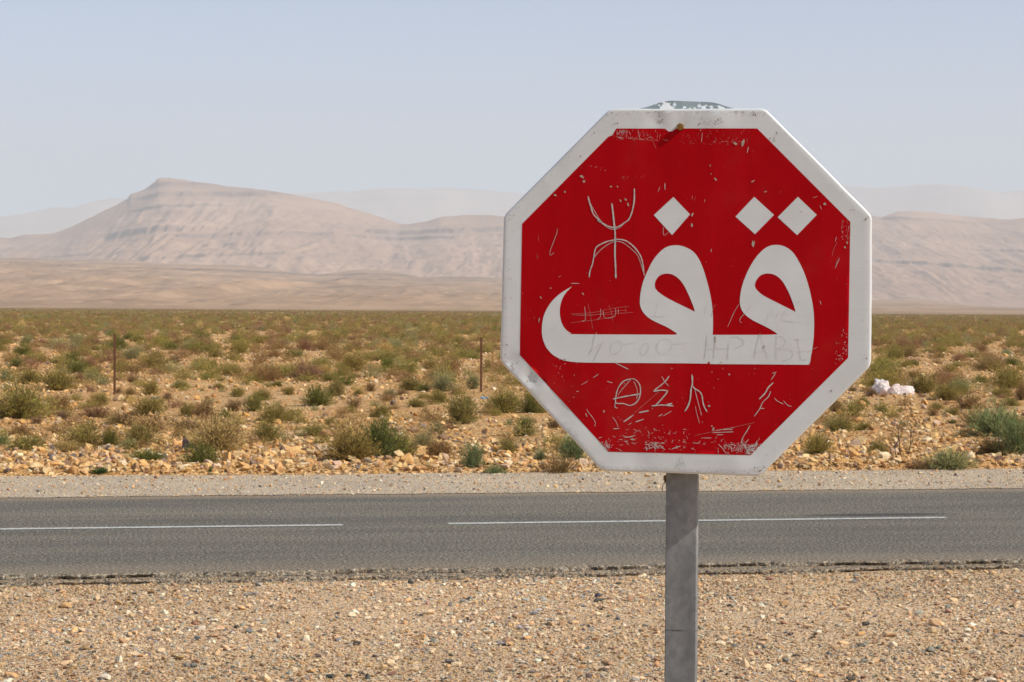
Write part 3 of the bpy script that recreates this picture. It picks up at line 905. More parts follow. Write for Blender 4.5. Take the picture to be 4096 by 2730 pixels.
for key, lst in buckets.items():
    lst.sort(key=lambda s: s[5])
    for i, s in enumerate(lst):
        b, k, side, size = key
        lab = '%s %s shrub %s, %s' % (size, WORD[k], BANDS[b][1], ('%s from the left edge' % ORD[i] if len(lst) > 1 else 'the only such one') if side == 'left' else
                                      ('%s right of the sign' % ORD[i] if len(lst) > 1 else 'to the right'))
        s.append(lab)

def tint_of(k, j=0.10):
    c = np.array(TINTS[k]) * rng.uniform(1 - j, 1 + j) * (1 + rng.normal(0, 0.04, 3))
    return [float(q) for q in np.clip(c, 0.01, 0.9)]

for idx, s in enumerate(shrubs):
    x, y, w, h, k, px, py, side, size, lab = s
    dry = k in 'byp'
    fol, stem = (DRY[idx % 3] if (dry and k != 'y' and idx % 2) else SHRUB[idx % 7])
    z = float(zg(x, y)) - 0.015
    rz = rng.uniform(0, 6.28)
    tc = tint_of(k)
    near = y < 46 and idx < len(raw)
    if near:
        root = empty('dry_shrub' if dry else 'desert_shrub', (x, y, z), rz)
        tag(root, lab, 'shrub', 'shrubs on the stony plain')
        fo = mesh_obj('foliage', fol, root)
        st = mesh_obj('stem', stem, root)
        st.scale = (w, w, h)
    else:
        fo = mesh_obj('dry_shrub' if dry else 'desert_shrub', fol)
        fo.location = (x, y, z); fo.rotation_euler = (0, 0, rz)
        tag(fo, lab, 'shrub', 'shrubs on the stony plain')
    fo.scale = (w, w, h)
    fo['tint'] = tc

# the countless scrub further out, and what stands hidden right behind the sign
def scrub(n, d0, d1, wmin, wmax, k=1.0, dens=None):
    x, y = fan(n, d0, d1, k)
    m = beyond_road(x, y, V_VERGE + 0.6)
    m &= rng.random(n) < np.clip(0.7 + 1.1 * fbm(x / 16.0, y / 40.0, 77, 3), 0.1, 1)
    return x[m], y[m], rng.uniform(wmin, wmax, m.sum())
hid = [(q[0], q[1]) for q in shrubs]
hx, hy, hw = scrub(160, 24, 110, 0.35, 0.85)
mm = np.array([(2060 < photo_px(a, b, 0.1)[0] < 3440) or not (-30 < photo_px(a, b, 0.1)[0] < 4130) for a, b in zip(hx, hy)])
mx_, my_, mw_ = scrub(8000, 100, 260, 0.45, 1.0)
tx_, ty_, tw_ = scrub(1100, 44, 105, 0.35, 0.7)         # tufts too small to tell one from another
ux_, uy_, uw_ = scrub(420, 23.5, 48, 0.16, 0.36)
X, Y, W = (np.concatenate(q) for q in ((hx[mm], mx_, tx_, ux_), (hy[mm], my_, ty_, uy_), (hw[mm], mw_, tw_, uw_)))
n = len(X)
KT = np.array([TINTS[k] for k in 'gdbpykt'])
KP2 = np.array([.36, .06, .33, .12, .03, .09, .01])
def kt(n):
    return np.clip(KT[rng.choice(7, n, p=KP2)] * rng.uniform(0.88, 1.12, (n, 1)), 0, 1)
def up_eul(n): return np.stack([np.zeros(n), np.zeros(n), rng.uniform(0, 6.28, n)], -1)
mat_x, mat_y, mat_w = scrub(6500, 23.5, 125, 0.35, 0.9)     # thin low growth between the shrubs
bx, by, bw = scrub(2200, 23.2, 46, 0.2, 0.5)
mat_x, mat_y, mat_w = (np.concatenate(q) for q in ((mat_x, bx), (mat_y, by), (mat_w, bw)))
pk = rng.random(len(mat_x)) < np.clip((0.25 + 1.7 * fbm(mat_x / 4.0, mat_y / 9.0, 131, 3)) * (0.45 + 0.55 * sstep(mat_y, 40, 110)), 0.04, 0.85)
mat_x, mat_y, mat_w = mat_x[pk], mat_y[pk], mat_w[pk]
MT = np.array([[.36, .24, .10], [.34, .27, .10], [.40, .28, .12], [.30, .22, .085]])
nm = len(mat_x)
MATL = library('low_growth_shape', [shrub_mesh('low_growth', 410 + k, 60, 3, (0.13, 0.022), stems=False, lump=0.5)[0] for k in range(4)])
scatter('low_growth', MATL, np.stack([mat_x, mat_y, zg(mat_x, mat_y) - 0.01], -1), up_eul(nm), np.stack([mat_w, mat_w, mat_w * rng.uniform(0.2, 0.42, nm)], -1), rng.integers(0, 4, nm),
        MT[rng.integers(0, 4, nm)] * rng.uniform(0.85, 1.15, (nm, 1)), 'thin dry low growth between the shrubs')
scatter('mid_scrub', MIDL, np.stack([X, Y, zg(X, Y) - 0.01], -1), up_eul(n), np.stack([W, W, W * rng.uniform(0.4, 0.6, n)], -1), rng.integers(0, 5, n), kt(n),
        'low scrub covering the middle distance of the plain')
x1_, y1_, w1_ = scrub(34000, 250, 1420, 0.6, 1.2, 0.8)
x2_, y2_, w2_ = scrub(15000, 240, 520, 0.5, 1.0)
X, Y, W = (np.concatenate(q) for q in ((x1_, x2_), (y1_, y2_), (w1_, w2_)))
n = len(X)
scatter('far_scrub', FARL, np.stack([X, Y, zg(X, Y) - 0.01], -1), up_eul(n), np.stack([W, W, W * rng.uniform(0.38, 0.55, n)], -1), rng.integers(0, 5, n), kt(n),
        'dense far scrub merging into an olive belt at the foot of the hills')

# small green herbs along the verge
herbs = [(397, 1884, 100, 22), (75, 1896, 90, 20), (710, 1862, 30, 18), (1335, 1890, 90, 22), (1172, 1800, 20, 16), (1690, 1872, 50, 16), (1990, 1884, 70, 18), (1487, 1886, 45, 14),
         (175, 1905, 40, 16), (845, 1902, 30, 18), (3812, 1696, 50, 18), (3664, 1706, 36, 18), (3640, 1864, 90, 26), (3115, 1858, 40, 14)]
HO = sorted(range(len(herbs)), key=lambda i: herbs[i][0])
NLH = sum(1 for h in herbs if h[0] < 2048)
HL = {i: ('%s from the left edge' % ['first', 'second', 'third', 'fourth', 'fifth', 'sixth', 'seventh', 'eighth', 'ninth', 'tenth'][k]) if k < NLH else ('%s right of the sign post' % ['first', 'second', 'third', 'fourth'][k - NLH]) for k, i in enumerate(HO)}
herb_objs = []
for i, (px, py, w, h) in enumerate(herbs):
    p = ground_at(px, py); p = ground_at(px, py, float(zg(p.x, p.y)))
    s = p.y / F_PX
    o = mesh_obj('green_herb', HERB[i % 2][0])
    o.location = (p.x, p.y, float(zg(p.x, p.y)) - 0.01)
    o.scale = (w * s, w * s * 0.8, max(h * s, 0.05) * 1.1)
    o.rotation_euler = (0, 0, i * 1.3)
    o['tint'] = [0.055, 0.115, 0.035]
    tag(o, 'low bright green herb by the far verge, ' + HL[i], 'plant', 'green herbs by the verge')

# ------------------------------------------------------------------ individual rocks
big_rocks = []
def rz_(ox, oy, sc, items):
    for x, y, w, h, c in items:
        big_rocks.append((ox + x / sc, oy + y / sc, w / sc * 1.12, h / sc * 1.15, c))
rz_(0, 1200, 2.24, [(1180, 1470, 60, 26, 6), (1900, 1530, 130, 70, 0), (1500, 1350, 40, 30, 3), (1045, 1160, 70, 40, 3), (620, 1210, 30, 26, 6), (1440, 1520, 100, 40, 0),
    (460, 1540, 100, 60, 3), (680, 1510, 90, 50, 0), (280, 1370, 40, 30, 3), (540, 1280, 80, 26, 3), (10, 1420, 50, 50, 6), (1020, 1335, 36, 26, 3), (2010, 1500, 70, 45, 1),
    (90, 1530, 90, 60, 1), (2090, 1440, 60, 60, 4), (1015, 1530, 50, 30, 6), (1600, 1400, 60, 40, 2), (1455, 1225, 60, 30, 0), (1030, 905, 40, 40, 5), (2260, 1400, 60, 30, 3)])
rz_(1000, 1200, 2.24, [(1175, 1540, 100, 130, 0), (1040, 1470, 110, 70, 8), (540, 1430, 70, 60, 3), (800, 1530, 60, 70, 3), (150, 1480, 110, 60, 0), (260, 1460, 110, 45, 1), (1750, 1450, 70, 90, 8),
    (2180, 1300, 80, 70, 3), (905, 1215, 90, 36, 1), (1350, 600, 130, 50, 6), (1560, 1160, 90, 50, 7), (1700, 1440, 50, 60, 3), (1510, 1470, 60, 50, 1), (1570, 1530, 60, 40, 3),
    (1290, 1540, 50, 36, 6), (380, 1520, 110, 40, 3), (500, 1540, 90, 50, 4), (2000, 1240, 50, 40, 1), (370, 1300, 60, 60, 2), (700, 1190, 50, 36, 6), (590, 1345, 36, 40, 6),
    (2100, 1430, 60, 60, 0), (1340, 1360, 40, 26, 8), (850, 1210, 60, 50, 2), (1550, 830, 50, 26, 6), (1310, 1090, 60, 30, 2), (2240, 1220, 50, 40, 3), (1120, 1270, 50, 30, 3)])
rz_(3250, 1200, 2.24, [(440, 1290, 110, 80, 3), (545, 1400, 90, 70, 1), (640, 1450, 130, 100, 6), (905, 1050, 80, 40, 1), (830, 1055, 40, 45, 1), (1030, 1175, 110, 70, 0), (960, 1140, 80, 26, 3),
    (535, 1180, 90, 50, 4), (1290, 1300, 90, 60, 4), (1260, 1350, 80, 70, 0), (1490, 1520, 90, 60, 5), (1610, 1420, 80, 60, 3), (1660, 1410, 100, 45, 3), (75, 1460, 100, 60, 3),
    (190, 1510, 110, 40, 3), (1130, 1330, 80, 40, 0), (610, 1220, 50, 50, 3), (430, 1440, 70, 36, 7), (1400, 1400, 60, 40, 3), (840, 1420, 70, 40, 1), (1430, 1290, 70, 50, 8),
    (1040, 1090, 90, 30, 3), (130, 1210, 60, 50, 2), (1500, 760, 50, 26, 6), (560, 1080, 50, 30, 2), (300, 1310, 60, 36, 7), (1850, 1480, 80, 50, 3)])
rz_(1950, 1400, 2.941, [(240, 1260, 110, 90, 1), (45, 1270, 60, 70, 0), (370, 1370, 60, 70, 4), (290, 1400, 70, 80, 3), (520, 1410, 70, 60, 3), (430, 1260, 60, 70, 2), (600, 980, 50, 60, 3), (180, 1010, 70, 50, 0),
    (440, 1410, 70, 36, 7), (215, 870, 40, 40, 0), (770, 1000, 50, 40, 3), (650, 970, 60, 60, 8), (1190, 1330, 60, 40, 3), (110, 1110, 80, 60, 3)])
rk_all = []
for px, py, w, h, c in big_rocks:
    p = ground_at(px, py); p = ground_at(px, py, float(zg(p.x, p.y)))
    s = p.y / F_PX
    rk_all.append([p.x, p.y, w * s, max(h * s * 0.95, 0.03), c, px])
tries = 0
while len(rk_all) < 295 and tries < 9000:
    tries += 1
    d = 20.5 + 18 * random.random() ** 1.7
    x, y = d * random.uniform(-0.245, 0.245), d
    u, v = road_uv(x, y)
    if v < V_VERGE + 0.1: continue
    px, py = photo_px(x, y, 0.05)
    if not (-20 < px < 4116) or (2120 < px < 3340 and py < 1860): continue
    w = random.uniform(0.10, 0.20)
    if any((q[0] - x) ** 2 + (q[1] - y) ** 2 < (0.45 * (w + q[2])) ** 2 for q in rk_all): continue
    rk_all.append([x, y, w, w * random.uniform(0.4, 0.75), int(rng.choice(9, p=RK_P)), px])
RWORD = ['tan', 'ochre', 'orange brown', 'pale tan', 'brown', 'dark brown', 'cream', 'grey brown', 'pinkish tan']
RB = [(21.8, 'at the very edge of the verge'), (23.2, 'in the stones beside the verge'), (25.5, 'among the first shrubs'), (29, 'behind the first shrubs'), (36, 'short of the fence posts'), (1e9, 'near the fence posts')]
bk = {}
for q in rk_all:
    b = next(i for i, (lim, _) in enumerate(RB) if q[1] - 0.2 * q[0] < lim)
    size = 'large' if q[2] > 0.22 else 'small' if q[2] < 0.135 else 'medium'
    side = 'left' if q[5] < 2048 else 'right'
    bk.setdefault((b, q[4], size, side), []).append(q)
for (b, c, size, side), lst in bk.items():
    lst.sort(key=lambda q: q[5])
    for i, q in enumerate(lst):
        q.append('%s %s rock %s, %s' % (size, RWORD[c], RB[b][1], ('%s from the left edge' % ORD[i] if len(lst) > 1 else 'left of the sign') if side == 'left' else
                                        ('%s right of the post' % ORD[i] if len(lst) > 1 else 'right of the sign post')))
for i, (x, y, w, h, c, px, lab) in enumerate(rk_all):
    o = mesh_obj('rock', rock_meshes[i % 12])
    o.scale = (w, w * random.uniform(0.7, 0.95), h * 1.55)
    o.location = (x, y, float(zg(x, y)) + h * 0.36)
    o.rotation_euler = (random.gauss(0, 0.2), random.gauss(0, 0.2), random.uniform(0, 6.28))
    t = RK_COLS[c] * random.uniform(0.92, 1.1)
    o['tint'] = [float(v) for v in t]
    tag(o, lab, 'rock', 'ochre rocks beside the far verge')

# the larger stones lying on the near gravel
fs = [(905, 2472, 30, 20, 4), (855, 2490, 38, 16, 9), (765, 2478, 26, 20, 0), (1115, 2550, 34, 26, 7), (1150, 2555, 30, 20, 9), (480, 2650, 38, 30, 9), (640, 2610, 34, 22, 0),
      (495, 2560, 26, 24, 4), (745, 2670, 30, 30, 8), (775, 2672, 36, 22, 5), (225, 2560, 24, 18, 8), (100, 2592, 36, 24, 0), (60, 2590, 34, 18, 4), (950, 2515, 36, 16, 6), (320, 2505, 34, 16, 3),
      (1340, 2610, 30, 22, 0), (720, 2540, 36, 16, 4), (990, 2390, 40, 22, 8), (735, 2365, 40, 16, 4), (755, 2335, 24, 18, 0), (2910, 2340, 34, 30, 0), (2975, 2445, 30, 26, 4),
      (3140, 2425, 46, 26, 3), (3420, 2480, 40, 36, 4), (3360, 2510, 30, 22, 9), (3465, 2505, 34, 22, 6), (3450, 2588, 42, 24, 5), (3575, 2590, 46, 30, 4), (3530, 2650, 26, 26, 8), (2985, 2670, 50, 40, 0),
      (3070, 2675, 50, 22, 0), (3130, 2690, 40, 24, 4), (3380, 2670, 34, 34, 3), (3560, 2550, 60, 26, 1), (3750, 2505, 70, 40, 1), (3400, 2725, 60, 22, 6), (3090, 2495, 30, 22, 9), (3320, 2620, 30, 16, 5),
      (2570, 2310, 40, 16, 4), (2590, 2315, 24, 18, 9), (3930, 2600, 40, 30, 0), (3860, 2700, 44, 26, 3), (2200, 2500, 30, 22, 0), (2050, 2610, 34, 24, 4), (1860, 2450, 34, 18, 0), (1700, 2560, 36, 26, 2), (1560, 2660, 44, 26, 0),
      (1450, 2420, 26, 18, 4), (2420, 2660, 40, 28, 3), (2300, 2390, 30, 18, 9), (40, 2710, 60, 24, 2), (280, 2655, 26, 20, 4), (1960, 2690, 36, 26, 8), (2500, 2560, 32, 20, 0)]
FW = ['sandy', 'tan', 'ochre', 'brown', 'cream', 'grey', 'dark grey', 'reddish brown', 'light grey', 'whitish']
fl = sorted(range(len(fs)), key=lambda i: fs[i][0])
cnt, tot = {}, {}
def fkey(i):
    px, py, w, h, c = fs[i]
    return (c, 'left' if px < 2650 else 'right', 'near the road edge' if py < 2420 else 'midway down the gravel' if py < 2570 else 'lowest on the gravel')
for i in fl: tot[fkey(i)] = tot.get(fkey(i), 0) + 1
for i in fl:
    px, py, w, h, c = fs[i]
    p = ground_at(px, py, -0.055)
    s = p.y / F_PX
    k = fkey(i); cnt[k] = cnt.get(k, 0) + 1
    o = mesh_obj('stone', peb_meshes[i % 8])
    o.scale = (w * s * 1.1, w * s * 0.85, h * s * 1.7)
    o.location = (p.x, p.y + w * s * 0.3, -0.056 + h * s * 0.33)
    o.rotation_euler = (random.gauss(0, 0.12), random.gauss(0, 0.12), random.uniform(-0.5, 0.5))
    o['tint'] = [float(v) for v in PEB_COLS[c]]
    lab = '%s stone %s of the post, %s' % (FW[c], k[1], k[2])
    if tot[k] > 1: lab += ', %s from left' % ORD[cnt[k] - 1]
    tag(o, lab, 'stone', 'larger stones on the near gravel')

# ------------------------------------------------------------------ the sign
SC = Vector(ray(2745, 1168)); SC = Vector((0, 0, H_CAM)) + SC * (4.74 / SC.y)
def splane(px, py, depth=0.0):
    """photo pixel -> (across, up) in the sign plane (depth metres behind its face)"""
    o = Vector((0, 0, H_CAM)); d = ray(px, py)
    c = SC - SN * depth
    t = (c - o).dot(SN) / d.dot(SN)
    q = o + d * t - c
    return q.dot(SR), q.z
Z1, Z2, Z3, Z4, Z5, Z6 = (1950, 370), (2700, 370), (1950, 880), (2700, 880), (1950, 1400), (2700, 1400)
ZS = 2353 / 800.0
def sp(z, x, y): return splane(z[0] + x / ZS, z[1] + y / ZS)
def path(*segs):
    out = []
    for z, pts in segs:
        out += [sp(z, x, y) for x, y in pts]
    return out

def dent(a, b):
    """shallow dents of the plate (metres, towards the viewer positive)"""
    z = 0
    for px, py, r, h in ((2632, 485, 0.020, -0.0022), (2665, 475, 0.022, 0.0014), (2722, 497, 0.016, -0.0012), (2128, 1518, 0.014, -0.0046), (2150, 1535, 0.025, 0.0018),
                         (2045, 1445, 0.02, -0.0022), (2870, 480, 0.03, 0.0018), (2230, 1640, 0.03, -0.0016), (2330, 1760, 0.03, 0.0014), (2560, 1860, 0.03, -0.0014), (2950, 1865, 0.03, 0.0012), (2200, 660, 0.03, -0.0010)):
        ca, cb = DENT_C[(px, py)]
        z += 1.5 * h * math.exp(-((a - ca) ** 2 + (b - cb) ** 2) / (r * r))
    return z
DENT_C = {q: splane(*q) for q in ((2632, 485), (2665, 475), (2722, 497), (2128, 1518), (2150, 1535), (2045, 1445), (2870, 480), (2230, 1640), (2330, 1760), (2560, 1860), (2950, 1865), (2200, 660))}

def densify(pts, step):
    out = []
    for i in range(len(pts)):
        a, b = Vector(pts[i]), Vector(pts[(i + 1) % len(pts)])
        n = max(1, int((b - a).length / step))
        out += [tuple(a.lerp(b, k / n)) for k in range(n)]
    return out

def round_poly(pts, r, n=4):
    out = []
    N = len(pts)
    for i in range(N):
        p, a, b = Vector(pts[i]), Vector(pts[i - 1]), Vector(pts[(i + 1) % N])
        u, v = (a - p).normalized(), (b - p).normalized()
        p0, p1 = p + u * r, p + v * r
        for k in range(n + 1):
            t = k / n
            out.append(tuple(p0 * (1 - t) ** 2 + p * 2 * t * (1 - t) + p1 * t * t))
    return out

def inside(p, poly):
    x, y = p; c = False
    for i in range(len(poly)):
        x1, y1 = poly[i]; x2, y2 = poly[i - 1]
        if (y1 > y) != (y2 > y) and x < (x2 - x1) * (y - y1) / (y2 - y1) + x1: c = not c
    return c

def flat_shape(loops, grid=0.0):
    """triangulated 2D region: first loop outer, the others holes; optional inner grid points"""
    pts, edges, faces_in = [], [], []
    for lp in loops:
        k = len(pts); pts += [Vector(p) for p in lp]
        edges += [(k + i, k + (i + 1) % len(lp)) for i in range(len(lp))]
    if grid:
        xs = [p[0] for p in loops[0]]; ys = [p[1] for p in loops[0]]
        x = min(xs)
        while x < max(xs):
            y = min(ys)
            while y < max(ys):
                if inside((x, y), loops[0]): pts.append(Vector((x, y)))
                y += grid
            x += grid
    vs_, es_, fs_, *_ = delaunay_2d_cdt(pts, edges, [], 0, 1e-6)
    keep = []
    for f in fs_:
        c = sum((vs_[i] for i in f), Vector((0, 0))) / len(f)
        if inside(c, loops[0]) and not any(inside(c, h) for h in loops[1:]): keep.append(tuple(f))
    return [tuple(v) for v in vs_], keep

# local frame of the sign: x across, -y towards the viewer, z up
def shape_mesh(name, loops, off, mat, grid=0.0):
    v, f = flat_shape(loops, grid)
    me = bpy.data.meshes.new(name)
    me.from_pydata([(a, -(off + dent(a, b)), b) for a, b in v], [], f)
    bm = bmesh.new(); bm.from_mesh(me)
    for fc in bm.faces:
        fc.normal_update()
        if fc.normal.y > 0: fc.normal_flip()
        fc.smooth = True
    bm.to_mesh(me); bm.free()
    me.materials.append(mat)
    return me

sign_root = empty('stop_sign', (SC.x - SN.x * 0.07, SC.y - SN.y * 0.07, -0.064), -SIGN_YAW)
tag(sign_root, 'scratched red octagonal stop sign with white Arabic lettering on grey post', 'road sign')
def sign_part(name, me, parent=None):
    o = mesh_obj(name, me, parent if parent is not None else sign_root)
    return o

outer = path((Z1, [(1438, 192)]), (Z2, [(1064, 190), (2318, 1450)]), (Z6, [(2306, 190), (1000, 1490)]), (Z5, [(1345, 1428), (145, 132)]), (Z1, [(190, 1450)]))
outer = round_poly(outer, 0.012, 4)
outer_d = densify(outer, 0.02)
ca = sum(p[0] for p in outer_d) / len(outer_d); cb = sum(p[1] for p in outer_d) / len(outer_d)
def inset(pts, d):
    out = []
    N = len(pts)
    for i in range(N):
        a, b = Vector(pts[i - 1]), Vector(pts[(i + 1) % N])
        t = (b - a).normalized(); nrm = Vector((-t.y, t.x))
        p = Vector(pts[i])
        if (Vector((ca, cb)) - p).dot(nrm) < 0: nrm = -nrm
        out.append(tuple(p + nrm * d))
    return out
RF, DEPTH = 0.0055, 0.042
plate_o = bpy.data.objects.new('sign_plate', bpy.data.meshes.new('sign_plate'))
face_loop = inset(outer_d, RF)
v, f = flat_shape([face_loop], 0.012)
verts = [(a, -dent(a, b), b) for a, b in v]
faces = [tuple(q) for q in f]
NL = len(face_loop)
# the fold: a quarter round then the flange going back; the edge is slightly uneven, as hammered metal is
prof = [(RF - RF * math.sin(t), RF - RF * math.cos(t)) for t in (R(22), R(45), R(68), R(90))] + [(0.0, 0.018), (0.001, DEPTH), (0.004, DEPTH), (0.004, 0.012)]
prev = list(range(NL))
for ins, back in prof:
    lp = inset(outer_d, ins)
    k0 = len(verts)
    for i, (a, b) in enumerate(lp):
        wob = 0.0010 * float(fbm(i * 0.35, back * 40, 3, 3))
        verts.append((a + wob, back - (dent(a, b) if back < RF else 0), b + wob))
    for i in range(NL):
        j = (i + 1) % NL
        faces.append((prev[i], prev[j], k0 + j, k0 + i))
    prev = list(range(k0, k0 + NL))
# inner back skin so that the plate has thickness
k0 = len(verts)
for a, b in [v_ for v_ in inset(outer_d, 0.012)]:
    verts.append((a, 0.006, b))
for i in range(NL):
    j = (i + 1) % NL
    faces.append((prev[i], prev[j], k0 + j, k0 + i))
faces.append(tuple(range(k0, k0 + NL)))
pm = plate_o.data
pm.from_pydata(verts, [], faces)
bm = bmesh.new(); bm.from_mesh(pm)
bmesh.ops.recalc_face_normals(bm, faces=bm.faces)
for fc in bm.faces: fc.smooth = True
bm.to_mesh(pm); bm.free()
pm.materials.append(MAT['white'])
link(plate_o, sign_root)
plate_o.location = (0, -0.07, SC.z + 0.064)

red_o = path((Z1, [(1515, 427)]), (Z2, [(940, 426), (950, 429), (965, 424), (2063, 1525)]), (Z6, [(2037, 95), (890, 1240)]), (Z5, [(1425, 1200), (1385, 1155), (1340, 1105), (380, 62)]), (Z1, [(407, 1548)]))
tl = path((Z1, [(407, 1548), (1420, 525), (1470, 505), (1490, 470), (1500, 455), (1515, 427)]))
red_loop = densify(red_o[:-1] + tl[:-1], 0.03)
sign_part('red_field', shape_mesh('red_field', [red_loop], 0.0004, MAT['red'], 0.011), plate_o)

def smooth_closed(pts, sharp, n=3):
    """Catmull-Rom through traced points, kept straight at sharp corners"""
    out = []
    N = len(pts)
    P = [Vector(p) for p in pts]
    for i in range(N):
        p0, p1, p2, p3 = P[i - 1], P[i], P[(i + 1) % N], P[(i + 2) % N]
        if i in sharp: p0 = p1
        if (i + 1) % N in sharp: p3 = p2
        for k in range(n):
            t = k / n
            out.append(tuple(0.5 * ((2 * p1) + (p2 - p0) * t + (2 * p0 - 5 * p1 + 4 * p2 - p3) * t * t + (3 * p1 - p0 - 3 * p2 + p3) * t ** 3)))
    return out
def auto_sharp(pts, lim=32):
    s = set()
    N = len(pts)
    for i in range(N):
        a, p, b = Vector(pts[i - 1]), Vector(pts[i]), Vector(pts[(i + 1) % N])
        if math.degrees((p - a).angle(b - p)) > lim: s.add(i)
    return s
word = path((Z3, [(993, 785), (930, 820), (860, 865), (790, 925), (735, 990), (690, 1065), (660, 1140), (645, 1220), (640, 1300), (645, 1370), (660, 1430), (690, 1500)]),
            (Z5, [(725, 15), (770, 60), (820, 90), (880, 118), (950, 135), (1030, 145), (1130, 150), (1260, 152), (1800, 156), (2353, 160)]),
            (Z6, [(365, 163), (380, 158), (391, 148), (399, 130), (407, 148), (418, 160), (440, 168), (900, 171), (1535, 176), (1568, 172), (1584, 158), (1591, 135), (1602, 60)]),
            (Z4, [(1608, 1568), (1618, 1500), (1630, 1400), (1636, 1280), (1636, 1180), (1630, 1080), (1620, 1000), (1605, 920), (1585, 830), (1560, 740), (1530, 650), (1490, 555), (1445, 470), (1400, 400),
                  (1350, 350), (1290, 315), (1230, 298), (1185, 296), (1140, 300), (1090, 318), (1040, 350), (990, 398), (940, 460), (890, 540), (845, 630), (805, 730), (780, 820), (767, 900), (763, 960),
                  (768, 1010), (785, 1060), (815, 1105), (860, 1145), (920, 1185), (1000, 1225), (1090, 1270), (1150, 1305), (1190, 1332), (1207, 1345), (1180, 1349), (1100, 1352), (900, 1354), (443, 1354),
                  (447, 1250), (447, 1170), (443, 1080), (432, 980), (415, 880), (395, 790), (370, 700), (340, 600), (305, 510), (265, 435), (220, 380), (170, 345), (110, 318), (50, 302)]),
            (Z3, [(2206, 300), (2150, 307), (2090, 330), (2030, 378), (1970, 445), (1920, 525), (1880, 610), (1845, 690), (1820, 770), (1800, 870), (1793, 960), (1797, 1010), (1815, 1060), (1845, 1105),
                  (1890, 1148), (1950, 1187), (2030, 1225), (2110, 1262), (2170, 1298), (2215, 1328), (2232, 1343), (2200, 1352), (2100, 1352), (1040, 1347), (990, 1337), (940, 1308), (900, 1265),
                  (870, 1205), (855, 1140), (850, 1080), (855, 1020), (870, 960), (895, 900), (930, 850), (960, 820)]))
c_fa = path((Z3, [(2110, 633), (2060, 642), (2015, 665), (1985, 705), (1970, 745), (1970, 790), (1985, 822), (2030, 865), (2100, 912), (2180, 955), (2270, 1000), (2353, 1040), (2440, 1083)]),
            (Z4, [(220, 1030), (190, 950), (150, 860), (110, 780), (60, 710), (0, 660)]), (Z3, [(2160, 640)]))
c_qaf = path((Z4, [(1085, 632), (1040, 640), (1000, 660), (965, 700), (945, 740), (940, 780), (955, 815), (1000, 862), (1060, 903), (1150, 950), (1250, 1000), (1340, 1045), (1418, 1085), (1405, 1030),
                   (1380, 960), (1350, 880), (1310, 800), (1265, 725), (1210, 670), (1150, 640)]))
loops = [smooth_closed(p, auto_sharp(p)) for p in (word, c_fa, c_qaf)]
sign_part('lettering', shape_mesh('lettering', loops, 0.0008, MAT['white']), plate_o)
for pts in (path((Z1, [(2187, 1232)]), (Z2, [(177, 1437)]), (Z3, [(2172, 180)]), (Z1, [(1957, 1445)])),
            path((Z2, [(932, 1230), (1165, 1443)]), (Z4, [(941, 170)]), (Z2, [(712, 1463)])),
            path((Z2, [(1446, 1230), (1668, 1443)]), (Z4, [(1437, 181)]), (Z2, [(1208, 1470)]))):
    sign_part('letter_dot', shape_mesh('letter_dot', [pts], 0.0008, MAT['white']), plate_o)

# --- scratches: thin ribbons of bared sheeting
class Ribbons:
    def __init__(self, off): self.v, self.f, self.off = [], [], off
    def line(self, pts, wpx, jit=0.0):
        w = wpx / 2 * (0.8 / 1480)
        P = [Vector(p) for p in pts]
        L, Rr = [], []
        for i, p in enumerate(P):
            t = (P[min(i + 1, len(P) - 1)] - P[max(i - 1, 0)])
            if t.length < 1e-9: t = Vector((1, 0))
            t.normalize(); nn = Vector((-t.y, t.x))
            ww = w * (1 + random.uniform(-jit, jit)) * (0.35 if i in (0, len(P) - 1) and jit else 1)
            L.append(p + nn * ww); Rr.append(p - nn * ww)
        k = len(self.v)
        for a, b in zip(L, Rr):
            for q in (a, b): self.v.append((q.x, -(self.off + dent(q.x, q.y)), q.y))
        for i in range(len(P) - 1):
            self.f.append((k + 2 * i, k + 2 * i + 1, k + 2 * i + 3, k + 2 * i + 2))
        self.off += 1.5e-7
    def blob(self, c, rx, ry, ang=0.0, n=8):
        s = 0.8 / 1480
        k = len(self.v)
        for i in range(n):
            t = 2 * math.pi * i / n
            r = random.uniform(0.5, 1.1)
            x, y = rx * r * math.cos(t), ry * r * math.sin(t)
            x, y = x * math.cos(ang) - y * math.sin(ang), x * math.sin(ang) + y * math.cos(ang)
            a, b = c[0] + x * s, c[1] + y * s
            self.v.append((a, -(self.off + dent(a, b)), b))
        self.f.append(tuple(range(k, k + n)))
        self.off += 1.5e-7
    def mesh(self, name, mat):
        me = bpy.data.meshes.new(name)
        me.from_pydata(self.v, [], self.f)
        bm = bmesh.new(); bm.from_mesh(me)
        for fc in bm.faces:
            fc.normal_update()
            if fc.normal.y > 0: fc.normal_flip()
        bm.to_mesh(me); bm.free()
        me.materials.append(mat)
        return me
def dense_line(pts, step=0.004):
    out = []
    P = [Vector(p) for p in pts]
    N = len(P)
    for i in range(N - 1):
        p0, p1, p2, p3 = P[max(i - 1, 0)], P[i], P[i + 1], P[min(i + 2, N - 1)]
        n = max(2, int((p2 - p1).length / step))
        for k in range(n):
            t = k / n
            out.append(0.5 * ((2 * p1) + (p2 - p0) * t + (2 * p0 - 5 * p1 + 4 * p2 - p3) * t * t + (3 * p1 - p0 - 3 * p2 + p3) * t ** 3))
    out.append(P[-1])
    return out

